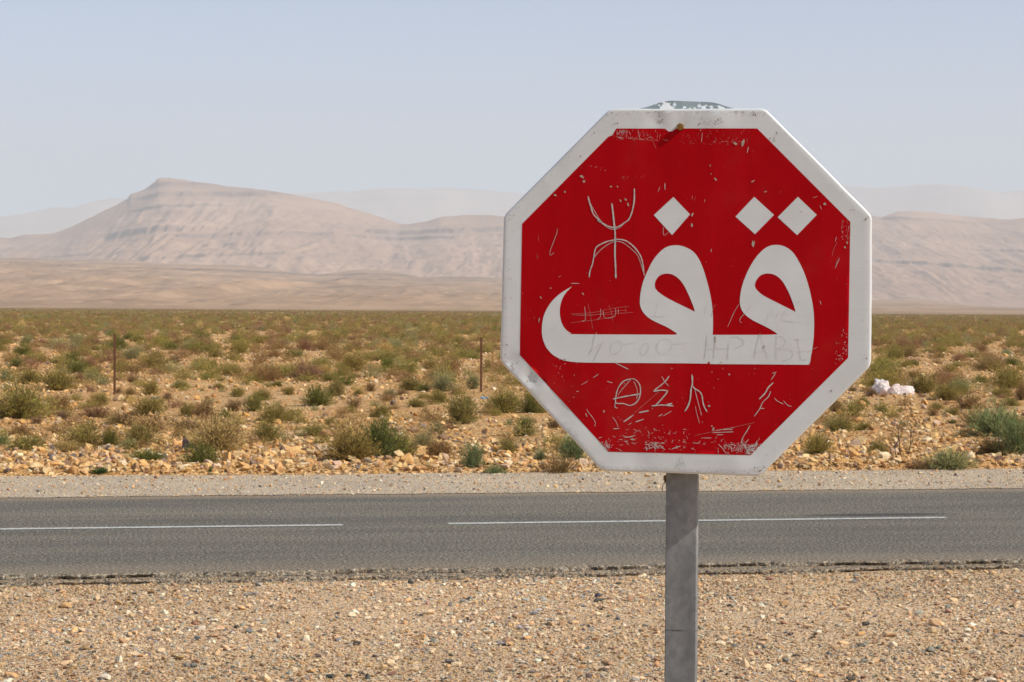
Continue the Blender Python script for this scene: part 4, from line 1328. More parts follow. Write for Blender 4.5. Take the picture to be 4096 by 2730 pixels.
yaz = Ribbons(0.0012)
def W_(rb, w, *segs, jit=0.25): rb.line(dense_line(path(*segs)), w, jit)
W_(yaz, 5.0, (Z1, [(1183, 1222), (1200, 1290), (1225, 1370), (1245, 1430), (1290, 1480), (1350, 1530)]), (Z3, [(1290, 0), (1370, 50), (1430, 80), (1500, 92), (1560, 70), (1620, 30), (1660, 0)]), (Z1, [(1690, 1440), (1715, 1350), (1728, 1250), (1728, 1130)]))
W_(yaz, 2.0, (Z1, [(1200, 1290), (1250, 1380), (1310, 1480), (1350, 1540)]), (Z3, [(1330, 30), (1420, 95), (1470, 112), (1540, 100), (1620, 35)]))
W_(yaz, 6.0, (Z1, [(1463, 1305), (1475, 1400), (1490, 1540)]), (Z3, [(1500, 130), (1503, 240), (1500, 400), (1507, 540), (1511, 690)]))
W_(yaz, 4.5, (Z3, [(1197, 680), (1205, 610), (1235, 520), (1255, 420), (1265, 360), (1285, 320), (1340, 285), (1410, 255), (1480, 240), (1530, 230), (1600, 238), (1660, 265), (1730, 325), (1790, 405), (1820, 480), (1835, 570), (1845, 660)]))
W_(yaz, 2.2, (Z3, [(1260, 440), (1300, 385), (1380, 315), (1470, 265), (1550, 255), (1620, 285), (1700, 350), (1760, 410), (1800, 500), (1830, 610)]))
sign_part('scratched_symbol', yaz.mesh('scratched_symbol', MAT['scratch']), plate_o)['label'] = 'scratched man shaped symbol left of the letter dots'

sg = Ribbons(0.0012)
for w, z, pts in [
    (4.0, Z5, [(1700, 340), (1620, 360), (1570, 400), (1530, 470), (1512, 550), (1508, 620), (1540, 632), (1600, 632), (1650, 650), (1680, 655), (1740, 630), (1780, 580), (1800, 510), (1798, 440), (1780, 390), (1740, 350), (1700, 340)]),
    (4.5, Z5, [(1475, 580), (1540, 565), (1640, 545), (1800, 518)]), (2, Z5, [(1690, 345), (1640, 400), (1580, 470), (1530, 540)]), (2, Z5, [(1720, 370), (1750, 430), (1765, 500), (1755, 580)]),
    (2.5, Z5, [(1508, 600), (1500, 650), (1505, 680), (1535, 685)]),
    (4, Z5, [(2138, 305), (2110, 350), (2050, 410), (1990, 455), (1952, 490)]), (4, Z5, [(1952, 490), (2040, 475), (2125, 482)]), (4, Z5, [(2125, 482), (2090, 530), (2030, 600), (1975, 655)]),
    (4.5, Z5, [(1930, 660), (2050, 650), (2130, 655), (2190, 660)]), (2, Z5, [(2050, 310), (2090, 380), (2135, 430)]), (5, Z5, [(2100, 650), (2175, 630)]),
    (5.5, Z6, [(200, 290), (205, 350), (203, 410), (190, 460), (185, 530), (175, 600), (150, 670), (115, 725)]), (4.5, Z6, [(205, 420), (235, 460), (290, 490), (318, 540), (328, 610), (345, 670), (380, 732)]),
    (2, Z6, [(235, 470), (265, 590), (300, 720), (315, 775)]), (1.5, Z6, [(240, 660), (255, 740), (290, 865)])]:
    W_(sg, w, (z, pts))
sign_part('scratched_letters', sg.mesh('scratched_letters', MAT['scratch']), plate_o)['label'] = 'three letters scratched below the Arabic word'

sc_ = Ribbons(0.0010)
sf_ = Ribbons(0.0010)                # hair scratches that only scuff the film
for w, z, pts in [
    (4, Z6, [(1195, 262), (1140, 280)]), (3, Z6, [(1185, 275), (1130, 355)]), (6, Z6, [(1160, 385), (1100, 440), (1060, 510), (990, 582)]), (4, Z6, [(1125, 485), (1100, 550), (1030, 620), (1000, 690), (930, 785)]),
    (4, Z6, [(1000, 690), (1055, 690)]), (3, Z6, [(1170, 565), (1200, 600), (1275, 640)]), (3, Z6, [(1275, 600), (1330, 655), (1375, 665)]), (3.5, Z6, [(885, 885), (850, 950), (800, 1030), (783, 1095), (835, 1140)]),
    (2, Z6, [(470, 950), (700, 915)]), (3, Z6, [(440, 975), (690, 965)]), (3, Z6, [(490, 1000), (570, 998)]), (2.5, Z6, [(560, 940), (680, 938)]), (3, Z6, [(330, 1037), (430, 1037)]), (1.5, Z6, [(230, 1010), (560, 940), (940, 855)]),
    (3, Z6, [(205, 1096), (280, 1100)]), (3, Z6, [(510, 1110), (560, 1160), (600, 1220)]), (2, Z6, [(510, 1220), (508, 1150)]),
    (3.5, Z5, [(1505, 155), (1660, 230)]), (2.5, Z5, [(1240, 330), (1310, 285)]), (2, Z5, [(1100, 415), (1180, 370)]), (4, Z5, [(1405, 370), (1435, 380), (1470, 388)]),
    (2.5, Z5, [(1165, 695), (1190, 740), (1240, 800), (1270, 860), (1258, 905)]), (2.5, Z5, [(1470, 790), (1510, 840), (1540, 915)]), (7, Z5, [(1780, 740), (1900, 715)]), (6, Z5, [(1600, 850), (1720, 765)]),
    (5, Z5, [(1740, 850), (1840, 815)]), (1.5, Z5, [(1720, 750), (2020, 490)]), (3, Z5, [(2065, 780), (2165, 720)]), (3, Z5, [(1655, 885), (1700, 855)]), (5, Z5, [(1480, 930), (1550, 925)]), (3.5, Z5, [(1600, 1025), (1680, 1025), (1740, 1005)]),
    (3.5, Z5, [(1305, 1040), (1350, 1025)]), (4, Z5, [(2010, 785), (2060, 755)]), (3, Z5, [(1540, 1165), (1590, 1200)]), (4, Z5, [(2175, 1165), (2275, 1130)]),
    (0.9, Z3, [(975, 1108), (1250, 1090), (1480, 1040), (1670, 1018)]), (0.9, Z3, [(990, 1115), (1200, 1125), (1500, 1075), (1645, 1065)]), (0.9, Z3, [(980, 1213), (1250, 1180), (1500, 1140)]),
    (0.9, Z3, [(1000, 1120), (1350, 1115), (1720, 1088)]), (1.5, Z3, [(1180, 985), (1205, 1090), (1240, 1285)]), (1.5, Z3, [(1430, 1000), (1460, 1100), (1475, 1200)]), (2, Z3, [(1330, 1045), (1330, 1140), (1290, 1175)]),
    (2, Z3, [(1360, 1065), (1385, 1155), (1500, 1130), (1505, 1040)]), (2, Z3, [(1145, 1020), (1150, 1180), (1110, 1185)]), (2, Z3, [(1540, 1045), (1540, 1110)]), (0.9, Z3, [(1625, 1015), (1628, 1120)]),
    (2, Z3, [(825, 98), (815, 160), (770, 280), (735, 380), (742, 418), (785, 385)]), (0.9, Z3, [(597, 175), (600, 260)]), (0.9, Z3, [(585, 390), (583, 460), (605, 420)]), (3, Z3, [(980, 748), (1085, 750)]),
    (2, Z3, [(835, 678), (862, 658)]), (2, Z3, [(2070, 80), (2068, 140), (2078, 185), (2130, 145)]),
    (2, Z4, [(1900, 195), (1885, 260)]), (2.5, Z4, [(1940, 450), (1905, 520), (1883, 572)]), (1.5, Z4, [(1925, 430), (1890, 520)]), (1.5, Z4, [(1910, 260), (1870, 340), (1845, 440)]), (2, Z4, [(755, 990), (700, 1080), (620, 1260)]),
    (1.5, Z4, [(490, 1002), (465, 1010), (440, 1080), (420, 1155)]), (3, Z4, [(1705, 950), (1720, 1000)]), (2, Z4, [(1620, 1520), (1680, 1500)]), (3.5, Z4, [(430, 340), (424, 382)]), (2, Z4, [(910, 1005), (830, 1090), (768, 1160), (765, 1200), (790, 1210)]),
    (3.5, Z1, [(2087, 1065), (2089, 1150)]), (2, Z1, [(2030, 1110), (2005, 1175)]), (1.5, Z1, [(1940, 570), (1985, 665)]), (1.5, Z1, [(1720, 545), (1730, 580)]), (2, Z1, [(1768, 440), (1780, 500), (1800, 550)]),
    (2, Z2, [(322, 475), (312, 590)]), (4, Z2, [(865, 640), (848, 715)]), (1.5, Z2, [(245, 1220), (225, 1285)]), (2, Z2, [(352, 1255), (347, 1297)]), (2, Z2, [(205, 1215), (200, 1260)]), (2, Z2, [(1705, 1330), (1725, 1380)]),
    (2, Z2, [(1620, 1245), (1680, 1222)])]:
    W_(sf_ if w < 1.6 else sc_, max(w * 0.75, 1.0), (z, pts))
rg = random.Random(4)
def cluster(z, x0, y0, x1, y1, n, l0, l1, w0, w1, ang, spread, taper=None):
    for _ in range(int(n * 0.7)):
        x, y = rg.uniform(x0, x1), rg.uniform(y0, y1)
        if taper and rg.random() > taper(x, y): continue
        a = math.radians(ang + rg.gauss(0, spread)); l = rg.uniform(l0, l1)
        pts = [(x, y), (x + l * 0.5 * math.cos(a) + rg.gauss(0, l * 0.08), y - l * 0.5 * math.sin(a) + rg.gauss(0, l * 0.08)), (x + l * math.cos(a), y - l * math.sin(a))]
        p = path((z, pts))
        if not all(inside(q, red_loop) for q in p): continue
        wd = rg.uniform(w0, w1) * 0.5
        (sf_ if wd < 0.95 else sc_).line([Vector(q) for q in p], max(wd, 0.8), 0.4)
cluster(Z1, 1440, 430, 2090, 570, 110, 15, 60, 0.8, 2.0, 85, 12, lambda x, y: 1.2 - (x - 1440) / 700)
cluster(Z1, 1500, 430, 1720, 525, 70, 15, 60, 1.5, 4.0, 85, 14, lambda x, y: 1.3 - (x - 1480) / 300)
cluster(Z2, 60, 440, 900, 610, 60, 10, 50, 0.8, 2.0, 85, 25)
cluster(Z1, 1430, 520, 2090, 572, 60, 25, 80, 1.2, 3.0, -5, 6, lambda x, y: 1.0 if abs(y - (522 + (x - 1430) * 0.07)) < 16 else 0)
cluster(Z2, 0, 570, 760, 615, 40, 15, 50, 0.8, 2.0, -4, 6)
cluster(Z1, 1100, 850, 1450, 940, 22, 10, 30, 1, 2.2, 70, 25, lambda x, y: 1.0 if abs(y - (855 + (x - 1100) * 0.24)) < 30 else 0)
cluster(Z1, 1560, 990, 1840, 1040, 14, 10, 30, 1, 2.5, 80, 20)
cluster(Z5, 1400, 930, 2350, 1190, 120, 8, 60, 1.0, 4.0, 8, 45)
cluster(Z5, 1850, 1080, 2050, 1160, 60, 15, 70, 2, 6, -25, 25)
cluster(Z5, 1330, 1090, 1440, 1195, 60, 15, 50, 2, 6, 60, 40, lambda x, y: 1 if y > 1090 + (x - 1330) * 0.9 - 40 else 0)
cluster(Z5, 480, 120, 1100, 700, 40, 6, 30, 1, 3.5, 60, 60, lambda x, y: 1 if y < 250 + (x - 450) * 1.0 else 0.2)
cluster(Z5, 1000, 200, 2300, 1000, 60, 6, 28, 0.8, 2.5, 40, 50)
cluster(Z6, 0, 1040, 620, 1180, 45, 8, 50, 1.0, 3.5, 20, 50)
cluster(Z6, 560, 1090, 1010, 1160, 90, 15, 70, 1.5, 5, -20, 45)
cluster(Z6, 820, 1120, 1000, 1240, 110, 20, 70, 3, 8, -10, 45, lambda x, y: 1 if y > 1240 - (x - 800) * 0.1 - 110 else .4)
cluster(Z6, 620, 1140, 860, 1230, 60, 20, 60, 1.2, 3.0, 110, 45)
cluster(Z4, 1890, 1240, 2045, 1560, 60, 8, 35, 1.5, 5, 70, 50, lambda x, y: ((x - 1860) / 180) * ((y - 1200) / 360) * 1.3)
cluster(Z6, 1880, 0, 2030, 180, 30, 8, 30, 1.5, 4.5, 60, 50)
cluster(Z4, 1960, 20, 2060, 240, 40, 8, 40, 1.0, 3.0, 75, 25)
cluster(Z4, 0, 0, 2030, 1340, 45, 5, 16, 1.0, 2.2, 30, 60)
cluster(Z2, 0, 620, 2000, 1500, 40, 5, 16, 1.0, 2.2, 60, 60)
cluster(Z3, 400, 60, 1780, 1340, 40, 5, 18, 1.0, 2.2, 40, 60)
cluster(Z6, 100, 200, 1800, 1000, 40, 5, 25, 1.0, 2.5, 40, 60)
tag(sign_part('paint_scratches', sc_.mesh('paint_scratches', MAT['scratch']), plate_o), kind='stuff')
tag(sign_part('hair_scratches', sf_.mesh('hair_scratches', MAT['scuff']), plate_o), kind='stuff')

gg = Ribbons(0.0014)
for z, x, y, rx, ry, a in [(Z2, 800, 600, 9, 22, -8), (Z2, 715, 605, 6, 14, 55), (Z2, 915, 1047, 12, 5, 30), (Z2, 480, 1025, 12, 5, -40), (Z2, 1066, 1170, 9, 3.5, 12), (Z2, 416, 862, 4.5, 5, 0), (Z2, 428, 960, 5, 3, -40),
                           (Z4, 920, 280, 10, 20, 0), (Z4, 1045, 1500, 7, 10, -20), (Z4, 475, 1410, 7, 18, 5), (Z2, 1760, 1315, 10, 8, 0), (Z4, 2025, 270, 5, 11, 0), (Z4, 2000, 325, 5, 6, 0), (Z1, 1110, 990, 13, 8, -30), (Z1, 1135, 1050, 11, 9, -30),
                           (Z1, 1565, 1275, 4, 9, 35), (Z1, 1625, 1262, 5, 10, 40), (Z1, 1655, 1320, 5, 12, 10), (Z1, 1455, 1112, 8, 5, 20), (Z1, 800, 1213, 12, 5, -35), (Z1, 912, 1170, 4, 7, 0), (Z5, 905, 118, 9, 7, -40), (Z5, 1710, 1055, 15, 5, -8),
                           (Z6, 450, 935, 7, 13, -25), (Z6, 435, 897, 4, 4, 0), (Z6, 640, 290, 5, 6, 0), (Z6, 400, 660, 6, 9, 40), (Z5, 1370, 725, 4, 10, -20), (Z5, 1165, 770, 4, 11, 25), (Z5, 1060, 490, 9, 2.5, 8), (Z6, 540, 150, 6, 4, 0),
                           (Z4, 200, 60, 6, 12, 0), (Z2, 205, 1440, 5, 14, -30), (Z2, 1480, 1405, 7, 3, 30), (Z3, 1125, 872, 4, 7, 35), (Z3, 745, 805, 6, 4, -20), (Z3, 630, 915, 9, 4, -45), (Z3, 608, 1180, 3, 14, -10), (Z1, 1530, 1110, 5, 4, 0)]:
    gg.blob(sp(z, x, y), rx * 0.8, ry * 0.8, math.radians(a), 9)
sign_part('gouges', gg.mesh('gouges', MAT['gouge']), plate_o)
tag(plate_o.children[-1], kind='stuff')

fw = Ribbons(0.0013)
def ell(z, cx, cy, rx, ry, rot=0.0, a0=0, a1=360):
    c, s = math.cos(math.radians(rot)), math.sin(math.radians(rot))
    return (z, [(cx + rx * math.cos(t) * c - ry * math.sin(t) * s, cy + rx * math.cos(t) * s + ry * math.sin(t) * c) for t in [math.radians(a0 + (a1 - a0) * k / 14) for k in range(15)]])
for w, seg in [(1.8, (Z3, [(1285, 1325), (1245, 1420), (1240, 1490), (1200, 1568)])), (1.6, (Z5, [(1195, 50), (1255, -15), (1360, -85)])), (1.6, (Z5, [(1360, -85), (1310, 0), (1240, 150)])),
               (1.3, ell(Z3, 1512, 1505, 60, 85, 35)), (1.3, ell(Z3, 1848, 1520, 42, 75, 25)), (1.3, ell(Z3, 2080, 1490, 80, 100, 45)), (1.2, (Z3, [(1590, 1475), (1700, 1450), (1760, 1452)])), (1.2, (Z3, [(2180, 1465), (2353, 1450)])),
               (2.4, (Z4, [(378, 1345), (372, 1420), (368, 1500), (345, 1640)])), (2.4, (Z4, [(475, 1350), (470, 1450), (455, 1640)])), (1.4, (Z4, [(360, 1525), (640, 1515)])), (2.4, (Z4, [(630, 1440), (625, 1540), (615, 1650)])),
               (1.6, (Z4, [(650, 1385), (740, 1380), (805, 1430), (790, 1480), (700, 1515)])), (1.8, (Z4, [(1000, 1340), (965, 1450), (930, 1640)])), (1.6, (Z4, [(1000, 1340), (1045, 1480), (1095, 1640)])), (1.2, (Z4, [(950, 1560), (1075, 1550)])),
               (1.8, (Z4, [(1190, 1370), (1190, 1500), (1188, 1650)])), (1.4, (Z4, [(1180, 1370), (1270, 1380), (1300, 1430), (1270, 1490), (1200, 1520)])), (1.4, (Z4, [(1200, 1520), (1370, 1540), (1385, 1590), (1340, 1640), (1250, 1665)])),
               (1.4, (Z4, [(1440, 1390), (1460, 1520), (1480, 1650)])), (1.4, (Z4, [(1395, 1405), (1500, 1415)])), (1.4, (Z4, [(1460, 1550), (1612, 1545)])), (1.4, (Z4, [(1470, 1652), (1560, 1648)])),
               (1.2, (Z3, [(1905, 1137), (1980, 1142), (2095, 1137)])), (1.2, (Z3, [(1995, 975), (1975, 1135)])), (1.0, (Z4, [(1130, 1055), (1180, 1160), (1220, 1080)])), (1.0, (Z4, [(1320, 1045), (1255, 1175), (1490, 1205)])), (1.0, (Z4, [(1290, 1110), (1370, 1115)])),
               (1.0, (Z4, [(1390, 985), (1490, 975)])), (1.2, (Z4, [(370, 1000), (350, 1110)])), (1.2, (Z1, [(2353, 1480), (2290, 1510), (2220, 1568)])), (1.0, (Z4, [(1100, 1090), (1060, 1240)])),
               (2.2, (Z6, [(60, 1255), (45, 1340), (25, 1405)])), (2.2, (Z6, [(68, 1250), (110, 1350), (140, 1470)])), (1.8, (Z6, [(0, 1352), (60, 1342), (122, 1342)])), (1.8, (Z6, [(40, 1330), (118, 1328)]))]:
    fw.line(dense_line(path(seg)), w, 0.3)
sign_part('faint_scratches', fw.mesh('faint_scratches', MAT['pencil']), plate_o)['label'] = 'faint grey letters scratched on the white lettering'

rs = Ribbons(0.0007)
edge = [Vector(p) for p in inset(outer_d, RF + 0.001)]
low = min(p.y for p in edge); top = max(p.y for p in edge)
for p in edge:
    k = 1
    if p.y > top - 0.01: k = 5
    elif p.y < low + 0.012: k = 6
    elif p.x < min(q.x for q in edge) + 0.03: k = 4
    for _ in range(k):
        q = p + (Vector((ca, cb)) - p).normalized() * abs(rg.gauss(0, 0.004)) + Vector((rg.gauss(0, 0.01), 0))
        if inside((q.x, q.y), face_loop):
            rs.blob((q.x, q.y), rg.uniform(0.5, 3.0), rg.uniform(0.5, 1.8), rg.uniform(0, 3.1), 6)
for z, x, y, r_, n_ in [(Z2, 940, 260, 18, 10), (Z2, 510, 340, 45, 16), (Z2, 340, 370, 40, 14), (Z1, 2020, 340, 25, 12), (Z1, 1990, 225, 60, 12), (Z2, 1145, 555, 18, 6), (Z2, 1195, 480, 14, 6), (Z2, 900, 215, 60, 10), (Z1, 205, 1455, 25, 10),
                        (Z1, 235, 1440, 14, 5), (Z2, 2105, 1390, 12, 4), (Z2, 2245, 1480, 20, 6), (Z5, 275, 215, 55, 16), (Z5, 520, 330, 30, 6), (Z6, 1005, 1410, 50, 22), (Z6, 1820, 485, 18, 5), (Z5, 225, -60, 14, 6), (Z6, 2270, 90, 24, 10), (Z5, 550, 375, 16, 6), (Z1, 1380, 262, 14, 5), (Z1, 1500, 370, 24, 6), (Z1, 1250, 480, 8, 3), (Z1, 1100, 755, 8, 3)]:
    for _ in range(n_):
        q = sp(z, x + rg.gauss(0, r_), y + rg.gauss(0, r_ * 0.6))
        if inside(q, face_loop): rs.blob(q, rg.uniform(0.8, 4.5), rg.uniform(0.8, 2.5), rg.uniform(0, 3.1), 6)
tag(sign_part('rust_chips', rs.mesh('rust_chips', MAT['rust']), plate_o), kind='stuff')

# bolt: hexagon head over a washer-less shank
def hex_bolt(r, h):
    bm = bmesh.new()
    rings = [(r, 0.0), (r, h * 0.8), (r * 0.86, h)]
    vr = [[bm.verts.new((rr_ * math.cos(R(60 * k + 32)), -hh, rr_ * math.sin(R(60 * k + 32)))) for k in range(6)] for rr_, hh in rings]
    for a, b in zip(vr, vr[1:]):
        for k in range(6): bm.faces.new((a[k], a[(k + 1) % 6], b[(k + 1) % 6], b[k]))
    bm.faces.new(vr[-1]); bm.faces.new(vr[0][::-1])
    bmesh.ops.recalc_face_normals(bm, faces=bm.faces)
    me = bpy.data.meshes.new('bolt'); bm.to_mesh(me); bm.free()
    me.materials.append(MAT['bolt'])
    return me
ba, bb = splane(2722, 509)
b_o = sign_part('bolt', hex_bolt(0.0082, 0.0105), plate_o)
b_o.location = (ba, 0.0, bb)

# the raised galvanised back flange showing over the top edge, with two drilled holes
def flange():
    T = lambda x, y: splane(2550 + x / 5.8825, 380 + y / 5.8825, 0.034)
    out = [T(*p) for p in [(-60, 345), (60, 318), (200, 285), (330, 245), (450, 195), (560, 165), (700, 140), (780, 132), (900, 135), (1100, 145), (1300, 150), (1455, 155), (1462, 215), (1470, 155), (1600, 160), (1750, 172), (1900, 205), (2050, 258), (2200, 302), (2330, 335), (2330, 420), (-60, 420)]]
    def circ(x, y, r): return [T(x + r * math.cos(t), y + r * math.sin(t)) for t in np.linspace(0, 2 * math.pi, 15)[:-1]]
    v, f = flat_shape([densify(out, 0.006), circ(870, 228, 44), circ(1452, 255, 48)])
    me = bpy.data.meshes.new('back_flange')
    b0 = min(b for a, b in v)
    vv = [(a, 0.034 + 0.25 * (b - b0) + 0.0015 * math.sin(a * 60), b) for a, b in v]
    me.from_pydata(vv, [], f)
    bm = bmesh.new(); bm.from_mesh(me)
    for fc in bm.faces:
        fc.normal_update()
        if fc.normal.y > 0: fc.normal_flip()
    r = bmesh.ops.solidify(bm, geom=bm.faces[:], thickness=0.0015)
    bm.to_mesh(me); bm.free()
    me.materials.append(MAT['peel'])
    return me
sign_part('back_flange', flange(), plate_o)

# post: rectangular tube with softened edges, its front 5 cm behind the sign face
GAP = 0.050
pa0, _ = splane(2660, 2320, GAP); pa1, _ = splane(2786, 2320, GAP)
pc, pw, pd = (pa0 + pa1) / 2, (pa1 - pa0), 0.045
def rect_tube(w, d, z0, z1, r):
    loop = round_poly([(-w / 2, 0), (w / 2, 0), (w / 2, d), (-w / 2, d)], r, 3)
    bm = bmesh.new()
    zs = np.linspace(z0, z1, 24)
    rings = []
    for z in zs: rings.append([bm.verts.new((x, y, z)) for x, y in loop])
    n = len(loop)
    for a, b in zip(rings, rings[1:]):
        for k in range(n): bm.faces.new((a[k], a[(k + 1) % n], b[(k + 1) % n], b[k]))
    bm.faces.new(rings[-1]); bm.faces.new(rings[0][::-1])
    bmesh.ops.recalc_face_normals(bm, faces=bm.faces)
    me = bpy.data.meshes.new('post'); bm.to_mesh(me); bm.free()
    me.materials.append(MAT['galv'])
    return me
post = sign_part('post', rect_tube(pw, pd, 0.0, SC.z + 0.42, 0.003))
post.location = (pc, -0.07 + GAP, 0.0)
post.rotation_euler = (0, 0, R(-1.6))
# clamp rails between plate and post
def box_mesh(name, sx, sy, sz, mat, bev=0.002):
    bm = bmesh.new()
    bmesh.ops.create_cube(bm, size=1.0, matrix=Matrix.Diagonal((sx, sy, sz, 1)))
    if bev: bmesh.ops.bevel(bm, geom=bm.edges[:], offset=bev, segments=2, affect='EDGES')
    me = bpy.data.meshes.new(name); bm.to_mesh(me); bm.free()
    me.materials.append(mat)
    return me
for zz in (0.25, -0.25):
    c = sign_part('clamp', box_mesh('clamp', 0.30, 0.0435, 0.035, MAT['galv']))
    c.location = (pc, -0.07 + 0.0062 + 0.02175, SC.z + 0.064 + zz)

def tube(name, pts, r, mat, n=6):
    bm = bmesh.new()
    rings = []
    P = [Vector(p) for p in pts]
    for i, p in enumerate(P):
        t = (P[min(i + 1, len(P) - 1)] - P[max(i - 1, 0)]).normalized()
        a = t.orthogonal().normalized(); b = t.cross(a)
        rr_ = r[i] if isinstance(r, (list, tuple)) else r
        rings.append([bm.verts.new(p + (a * math.cos(2 * math.pi * k / n) + b * math.sin(2 * math.pi * k / n)) * rr_) for k in range(n)])
    for x, y in zip(rings, rings[1:]):
        for k in range(n): bm.faces.new((x[k], x[(k + 1) % n], y[(k + 1) % n], y[k]))
    bm.faces.new(rings[0][::-1]); bm.faces.new(rings[-1])
    bmesh.ops.recalc_face_normals(bm, faces=bm.faces)
    me = bpy.data.meshes.new(name); bm.to_mesh(me); bm.free()
    me.materials.append(mat)
    return me
wz = [splane(2500 + x / 3.824, 1840 + y / 3.824, GAP) for x, y in [(640, 240), (612, 262), (606, 300), (615, 345), (590, 365), (576, 400), (570, 450), (563, 497)]]
wire = sign_part('wire', tube('wire', [(a, 0.002 * math.sin(i), b) for i, (a, b) in enumerate(wz)], [0.0022, 0.004, 0.0035, 0.0018, 0.0009, 0.0009, 0.0009, 0.0008], MAT['rust']))
wire.location = (0, -0.07 + GAP + 0.003, SC.z + 0.064)

# ------------------------------------------------------------------ fence posts: rusty angle iron
def angle_iron(h, a=0.042, t=0.005):
    loop = [(0, 0), (a, 0), (a, t), (t, t), (t, a), (0, a)]
    bm = bmesh.new()
    zs = np.linspace(-0.05, h, 8)
    rings = [[bm.verts.new((x - a / 2, y, z)) for x, y in loop] for z in zs]
    for p, q in zip(rings, rings[1:]):
        for k in range(6): bm.faces.new((p[k], p[(k + 1) % 6], q[(k + 1) % 6], q[k]))
    bm.faces.new(rings[-1]); bm.faces.new(rings[0][::-1])
    bmesh.ops.recalc_face_normals(bm, faces=bm.faces)
    me = bpy.data.meshes.new('fence_post'); bm.to_mesh(me); bm.free()
    me.materials.append(MAT['iron'])
    return me
for px, pb, pt_, lab, tilt in ((458, 1578, 1336, 'rusty iron fence post standing among shrubs at the left', 0.0), (1924, 1570, 1350, 'rusty iron fence post just left of the sign', -0.003)):
    p = ground_at(px, pb); p = ground_at(px, pb, float(zg(p.x, p.y)))
    h = (pb - pt_) * p.y / F_PX
    o = mesh_obj('fence_post', angle_iron(h))
    o.location = (p.x, p.y, float(zg(p.x, p.y)))
    o.rotation_euler = (0, tilt, R(-12))
    tag(o, lab, 'fence post', 'rusty fence posts')

# ------------------------------------------------------------------ litter
def crumple(name, sx, sy, sz, seed, mat, lobes, sub=5, amp=0.16, smooth=False):
    bm = bmesh.new()
    bmesh.ops.create_icosphere(bm, subdivisions=sub, radius=1.0)
    from mathutils import noise
    for v in bm.verts:
        p = v.co.normalized()
        r = 0.35
        for (lx, ly, lz, lr) in lobes:
            r = max(r, lr * max(0.0, p.dot(Vector((lx, ly, lz)).normalized())) ** 2.2)
        n1 = noise.noise(p * 2.3 + Vector((seed, 0, 0)))
        n2 = abs(noise.noise(p * 5.0 + Vector((0, seed, 0))))
        n3 = abs(noise.noise(p * 11.0 + Vector((0, 0, seed))))
        q = p * (r * (1 + amp * 1.6 * n1 - amp * 2.2 * n2 - amp * 0.9 * n3))
        q = Vector((q.x * sx, q.y * sy, q.z * sz))
        if q.z < 0: q.z *= 0.15
        v.co = q
    for f in bm.faces: f.smooth = smooth
    me = bpy.data.meshes.new(name); bm.to_mesh(me); bm.free()
    me.materials.append(mat)
    return me
def m_plastic(name, c0, c1, transl=0.3):
    t = NT(name)
    n = t.noise(t.coord('Generated'), 3.0, 3, 0.6)
    c = t.ramp(n, [(0.40, c0), (0.60, c1)])
    b = t.n('ShaderNodeBsdfPrincipled'); t.l(c, b.inputs['Base Color']); b.inputs['Roughness'].default_value = 0.4
    tr = t.n('ShaderNodeBsdfTranslucent'); t.l(c, tr.inputs['Color'])
    mx = t.n('ShaderNodeMixShader'); mx.inputs[0].default_value = transl
    t.l(b.outputs[0], mx.inputs[1]); t.l(tr.outputs[0], mx.inputs[2]); t.l(mx.outputs[0], t.out.inputs['Surface'])
    return t.m
def litter(name, px, py, me, label, cat, rz=0.0, dz=0.0):
    p = ground_at(px, py); p = ground_at(px, py, float(zg(p.x, p.y)))
    o = mesh_obj(name, me)
    o.location = (p.x, p.y, float(zg(p.x, p.y)) + dz)
    o.rotation_euler = (0, 0, rz)
    return tag(o, label, cat)
litter('plastic_bag', 3553, 1578, crumple('plastic_bag', 0.46, 0.28, 0.36, 3.3, m_plastic('pink_white_plastic', (0.90, 0.76, 0.73), (0.93, 0.92, 0.93), 0.45),
       [(-0.55, 0, 0.80, 0.95), (0.7, 0, 0.42, 0.85), (1.0, -0.1, 0.03, 1.15), (-1, 0, 0.16, 1.0), (0.3, -0.7, 0.2, 0.8), (-0.5, -0.7, 0.2, 0.7)], 5, 0.2, True), 'crumpled pinkish white plastic bag on the ground right of the sign', 'plastic bag', 0.0)
litter('plastic_scrap', 1938, 1596, crumple('plastic_scrap', 0.085, 0.05, 0.06, 8.1, m_plastic('blue_plastic', (0.10, 0.33, 0.62), (0.30, 0.60, 0.85), 0.15), [(-0.7, 0, 0.5, 1), (0.8, 0, 0.4, 0.95)], 4),
       'small blue plastic scrap beside the right fence post', 'litter')
litter('plastic_scrap', 620, 1596, crumple('plastic_scrap', 0.10, 0.05, 0.065, 5.2, m_plastic('teal_plastic', (0.10, 0.21, 0.20), (0.16, 0.30, 0.29), 0.15), [(-0.7, 0, 0.6, 0.9), (0.7, 0, 0.6, 1)], 4),
       'small teal plastic scrap right of the left fence post', 'litter')
litter('plastic_scrap', 2, 1784, crumple('plastic_scrap', 0.05, 0.04, 0.10, 2.2, m_plastic('white_plastic', (0.8, 0.79, 0.85), (0.84, 0.83, 0.88), 0.2), [(0, 0, 1, 1), (0.6, 0, 0.3, .7)], 4),
       'white plastic scrap cut by the left picture edge', 'litter')
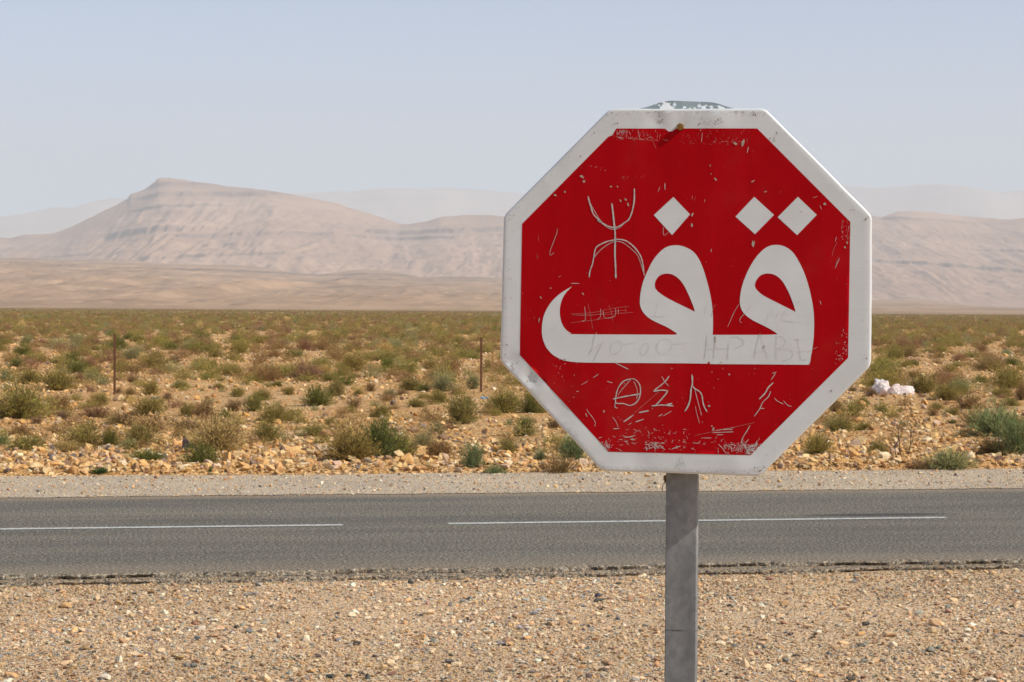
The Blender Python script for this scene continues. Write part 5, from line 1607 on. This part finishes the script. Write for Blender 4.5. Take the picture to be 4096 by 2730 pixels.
# torn sheet of brown plastic leaning behind the straw shrub
def torn_sheet():
    T = [(-0.088, 0.005), (-0.092, 0.06), (-0.082, 0.165), (-0.066, 0.168), (-0.05, 0.14), (-0.02, 0.127), (0.02, 0.118), (0.05, 0.095), (0.075, 0.055), (0.088, 0.03), (0.05, 0.0)]
    v, f = flat_shape([densify(T, 0.015)], 0.012)
    me = bpy.data.meshes.new('torn_sheet')
    me.from_pydata([(a, 0.05 * b / 0.16 + 0.012 * math.sin(a * 38) + 0.006 * math.sin(b * 70 + a * 30), b) for a, b in v], [], f)
    bm = bmesh.new(); bm.from_mesh(me)
    bmesh.ops.solidify(bm, geom=bm.faces[:], thickness=0.002)
    bm.to_mesh(me); bm.free()
    return me
ts = torn_sheet(); ts.materials.append(m_plastic('brown_plastic', (0.15, 0.088, 0.085), (0.19, 0.115, 0.11), 0.1))
litter('plastic_sheet', 762, 1802, ts, 'torn purplish brown plastic sheet leaning by the straw coloured shrub', 'plastic sheet', 0.1, -0.005)

# bare dark twigs of a dead bush at the right
def dead_twigs():
    rg2 = random.Random(12)
    bm = bmesh.new()
    me_list = []
    def branch(p, d, l, r, depth):
        pts = [p]; rad_ = [r]
        q = p.copy(); dd = d.copy()
        for k in range(4):
            dd = (dd + Vector((rg2.gauss(0, 0.25), rg2.gauss(0, 0.2), rg2.gauss(0.05, 0.15)))).normalized()
            q = q + dd * l / 4
            pts.append(q.copy()); rad_.append(r * (1 - 0.17 * (k + 1)))
        me_list.append((pts, rad_))
        if depth:
            for k in (2, 3, 4):
                branch(pts[k], (dd + Vector((rg2.gauss(0, 0.7), rg2.gauss(0, 0.5), rg2.gauss(0.1, 0.3)))).normalized(), l * 0.55, r * 0.55, depth - 1)
    for dx in (-0.5, 0.05, 0.35):
        branch(Vector((dx * 0.1, 0, 0)), Vector((dx, rg2.gauss(0, 0.2), 1)).normalized(), 0.34 + (0.1 if abs(dx) < 0.1 else 0), 0.007, 2)
    vs_, fs_ = [], []
    for pts, rad_ in me_list:
        m = tube('t', pts, rad_, MAT['twig'], 4)
        k = len(vs_)
        vs_ += [tuple(v.co) for v in m.vertices]; fs_ += [tuple(k + i for i in p.vertices) for p in m.polygons]
        bpy.data.meshes.remove(m)
    me = bpy.data.meshes.new('dead_bush'); me.from_pydata(vs_, [], fs_)
    me.materials.append(m_flat('dark_twig', (0.055, 0.04, 0.032), 0.9, var=0.3))
    return me
litter('dead_bush', 3612, 1852, dead_twigs(), 'leafless dead bush of dark twigs right of the sign by the verge', 'bush')

# ------------------------------------------------------------------ haze: one closed box of thin dusty air
hb = bpy.data.meshes.new('haze')
S = 19600.0
bmh = bmesh.new()
bmesh.ops.create_cube(bmh, size=1.0, matrix=Matrix.Translation((0, 0, 745)) @ Matrix.Diagonal((2 * S, 2 * S, 1500, 1)))
bmh.to_mesh(hb); bmh.free()
ht = NT('dusty_air')
pv = ht.n('ShaderNodeVolumePrincipled')
pv.inputs['Color'].default_value = (0.785, 0.84, 0.90, 1)
pv.inputs['Density'].default_value = 1.22e-4
pv.inputs['Anisotropy'].default_value = 0.0
ht.l(pv.outputs[0], ht.out.inputs['Volume'])
tag(mesh_obj('haze', hb, None, ht.m), 'thin dusty haze over the plain and the hills', kind='stuff')
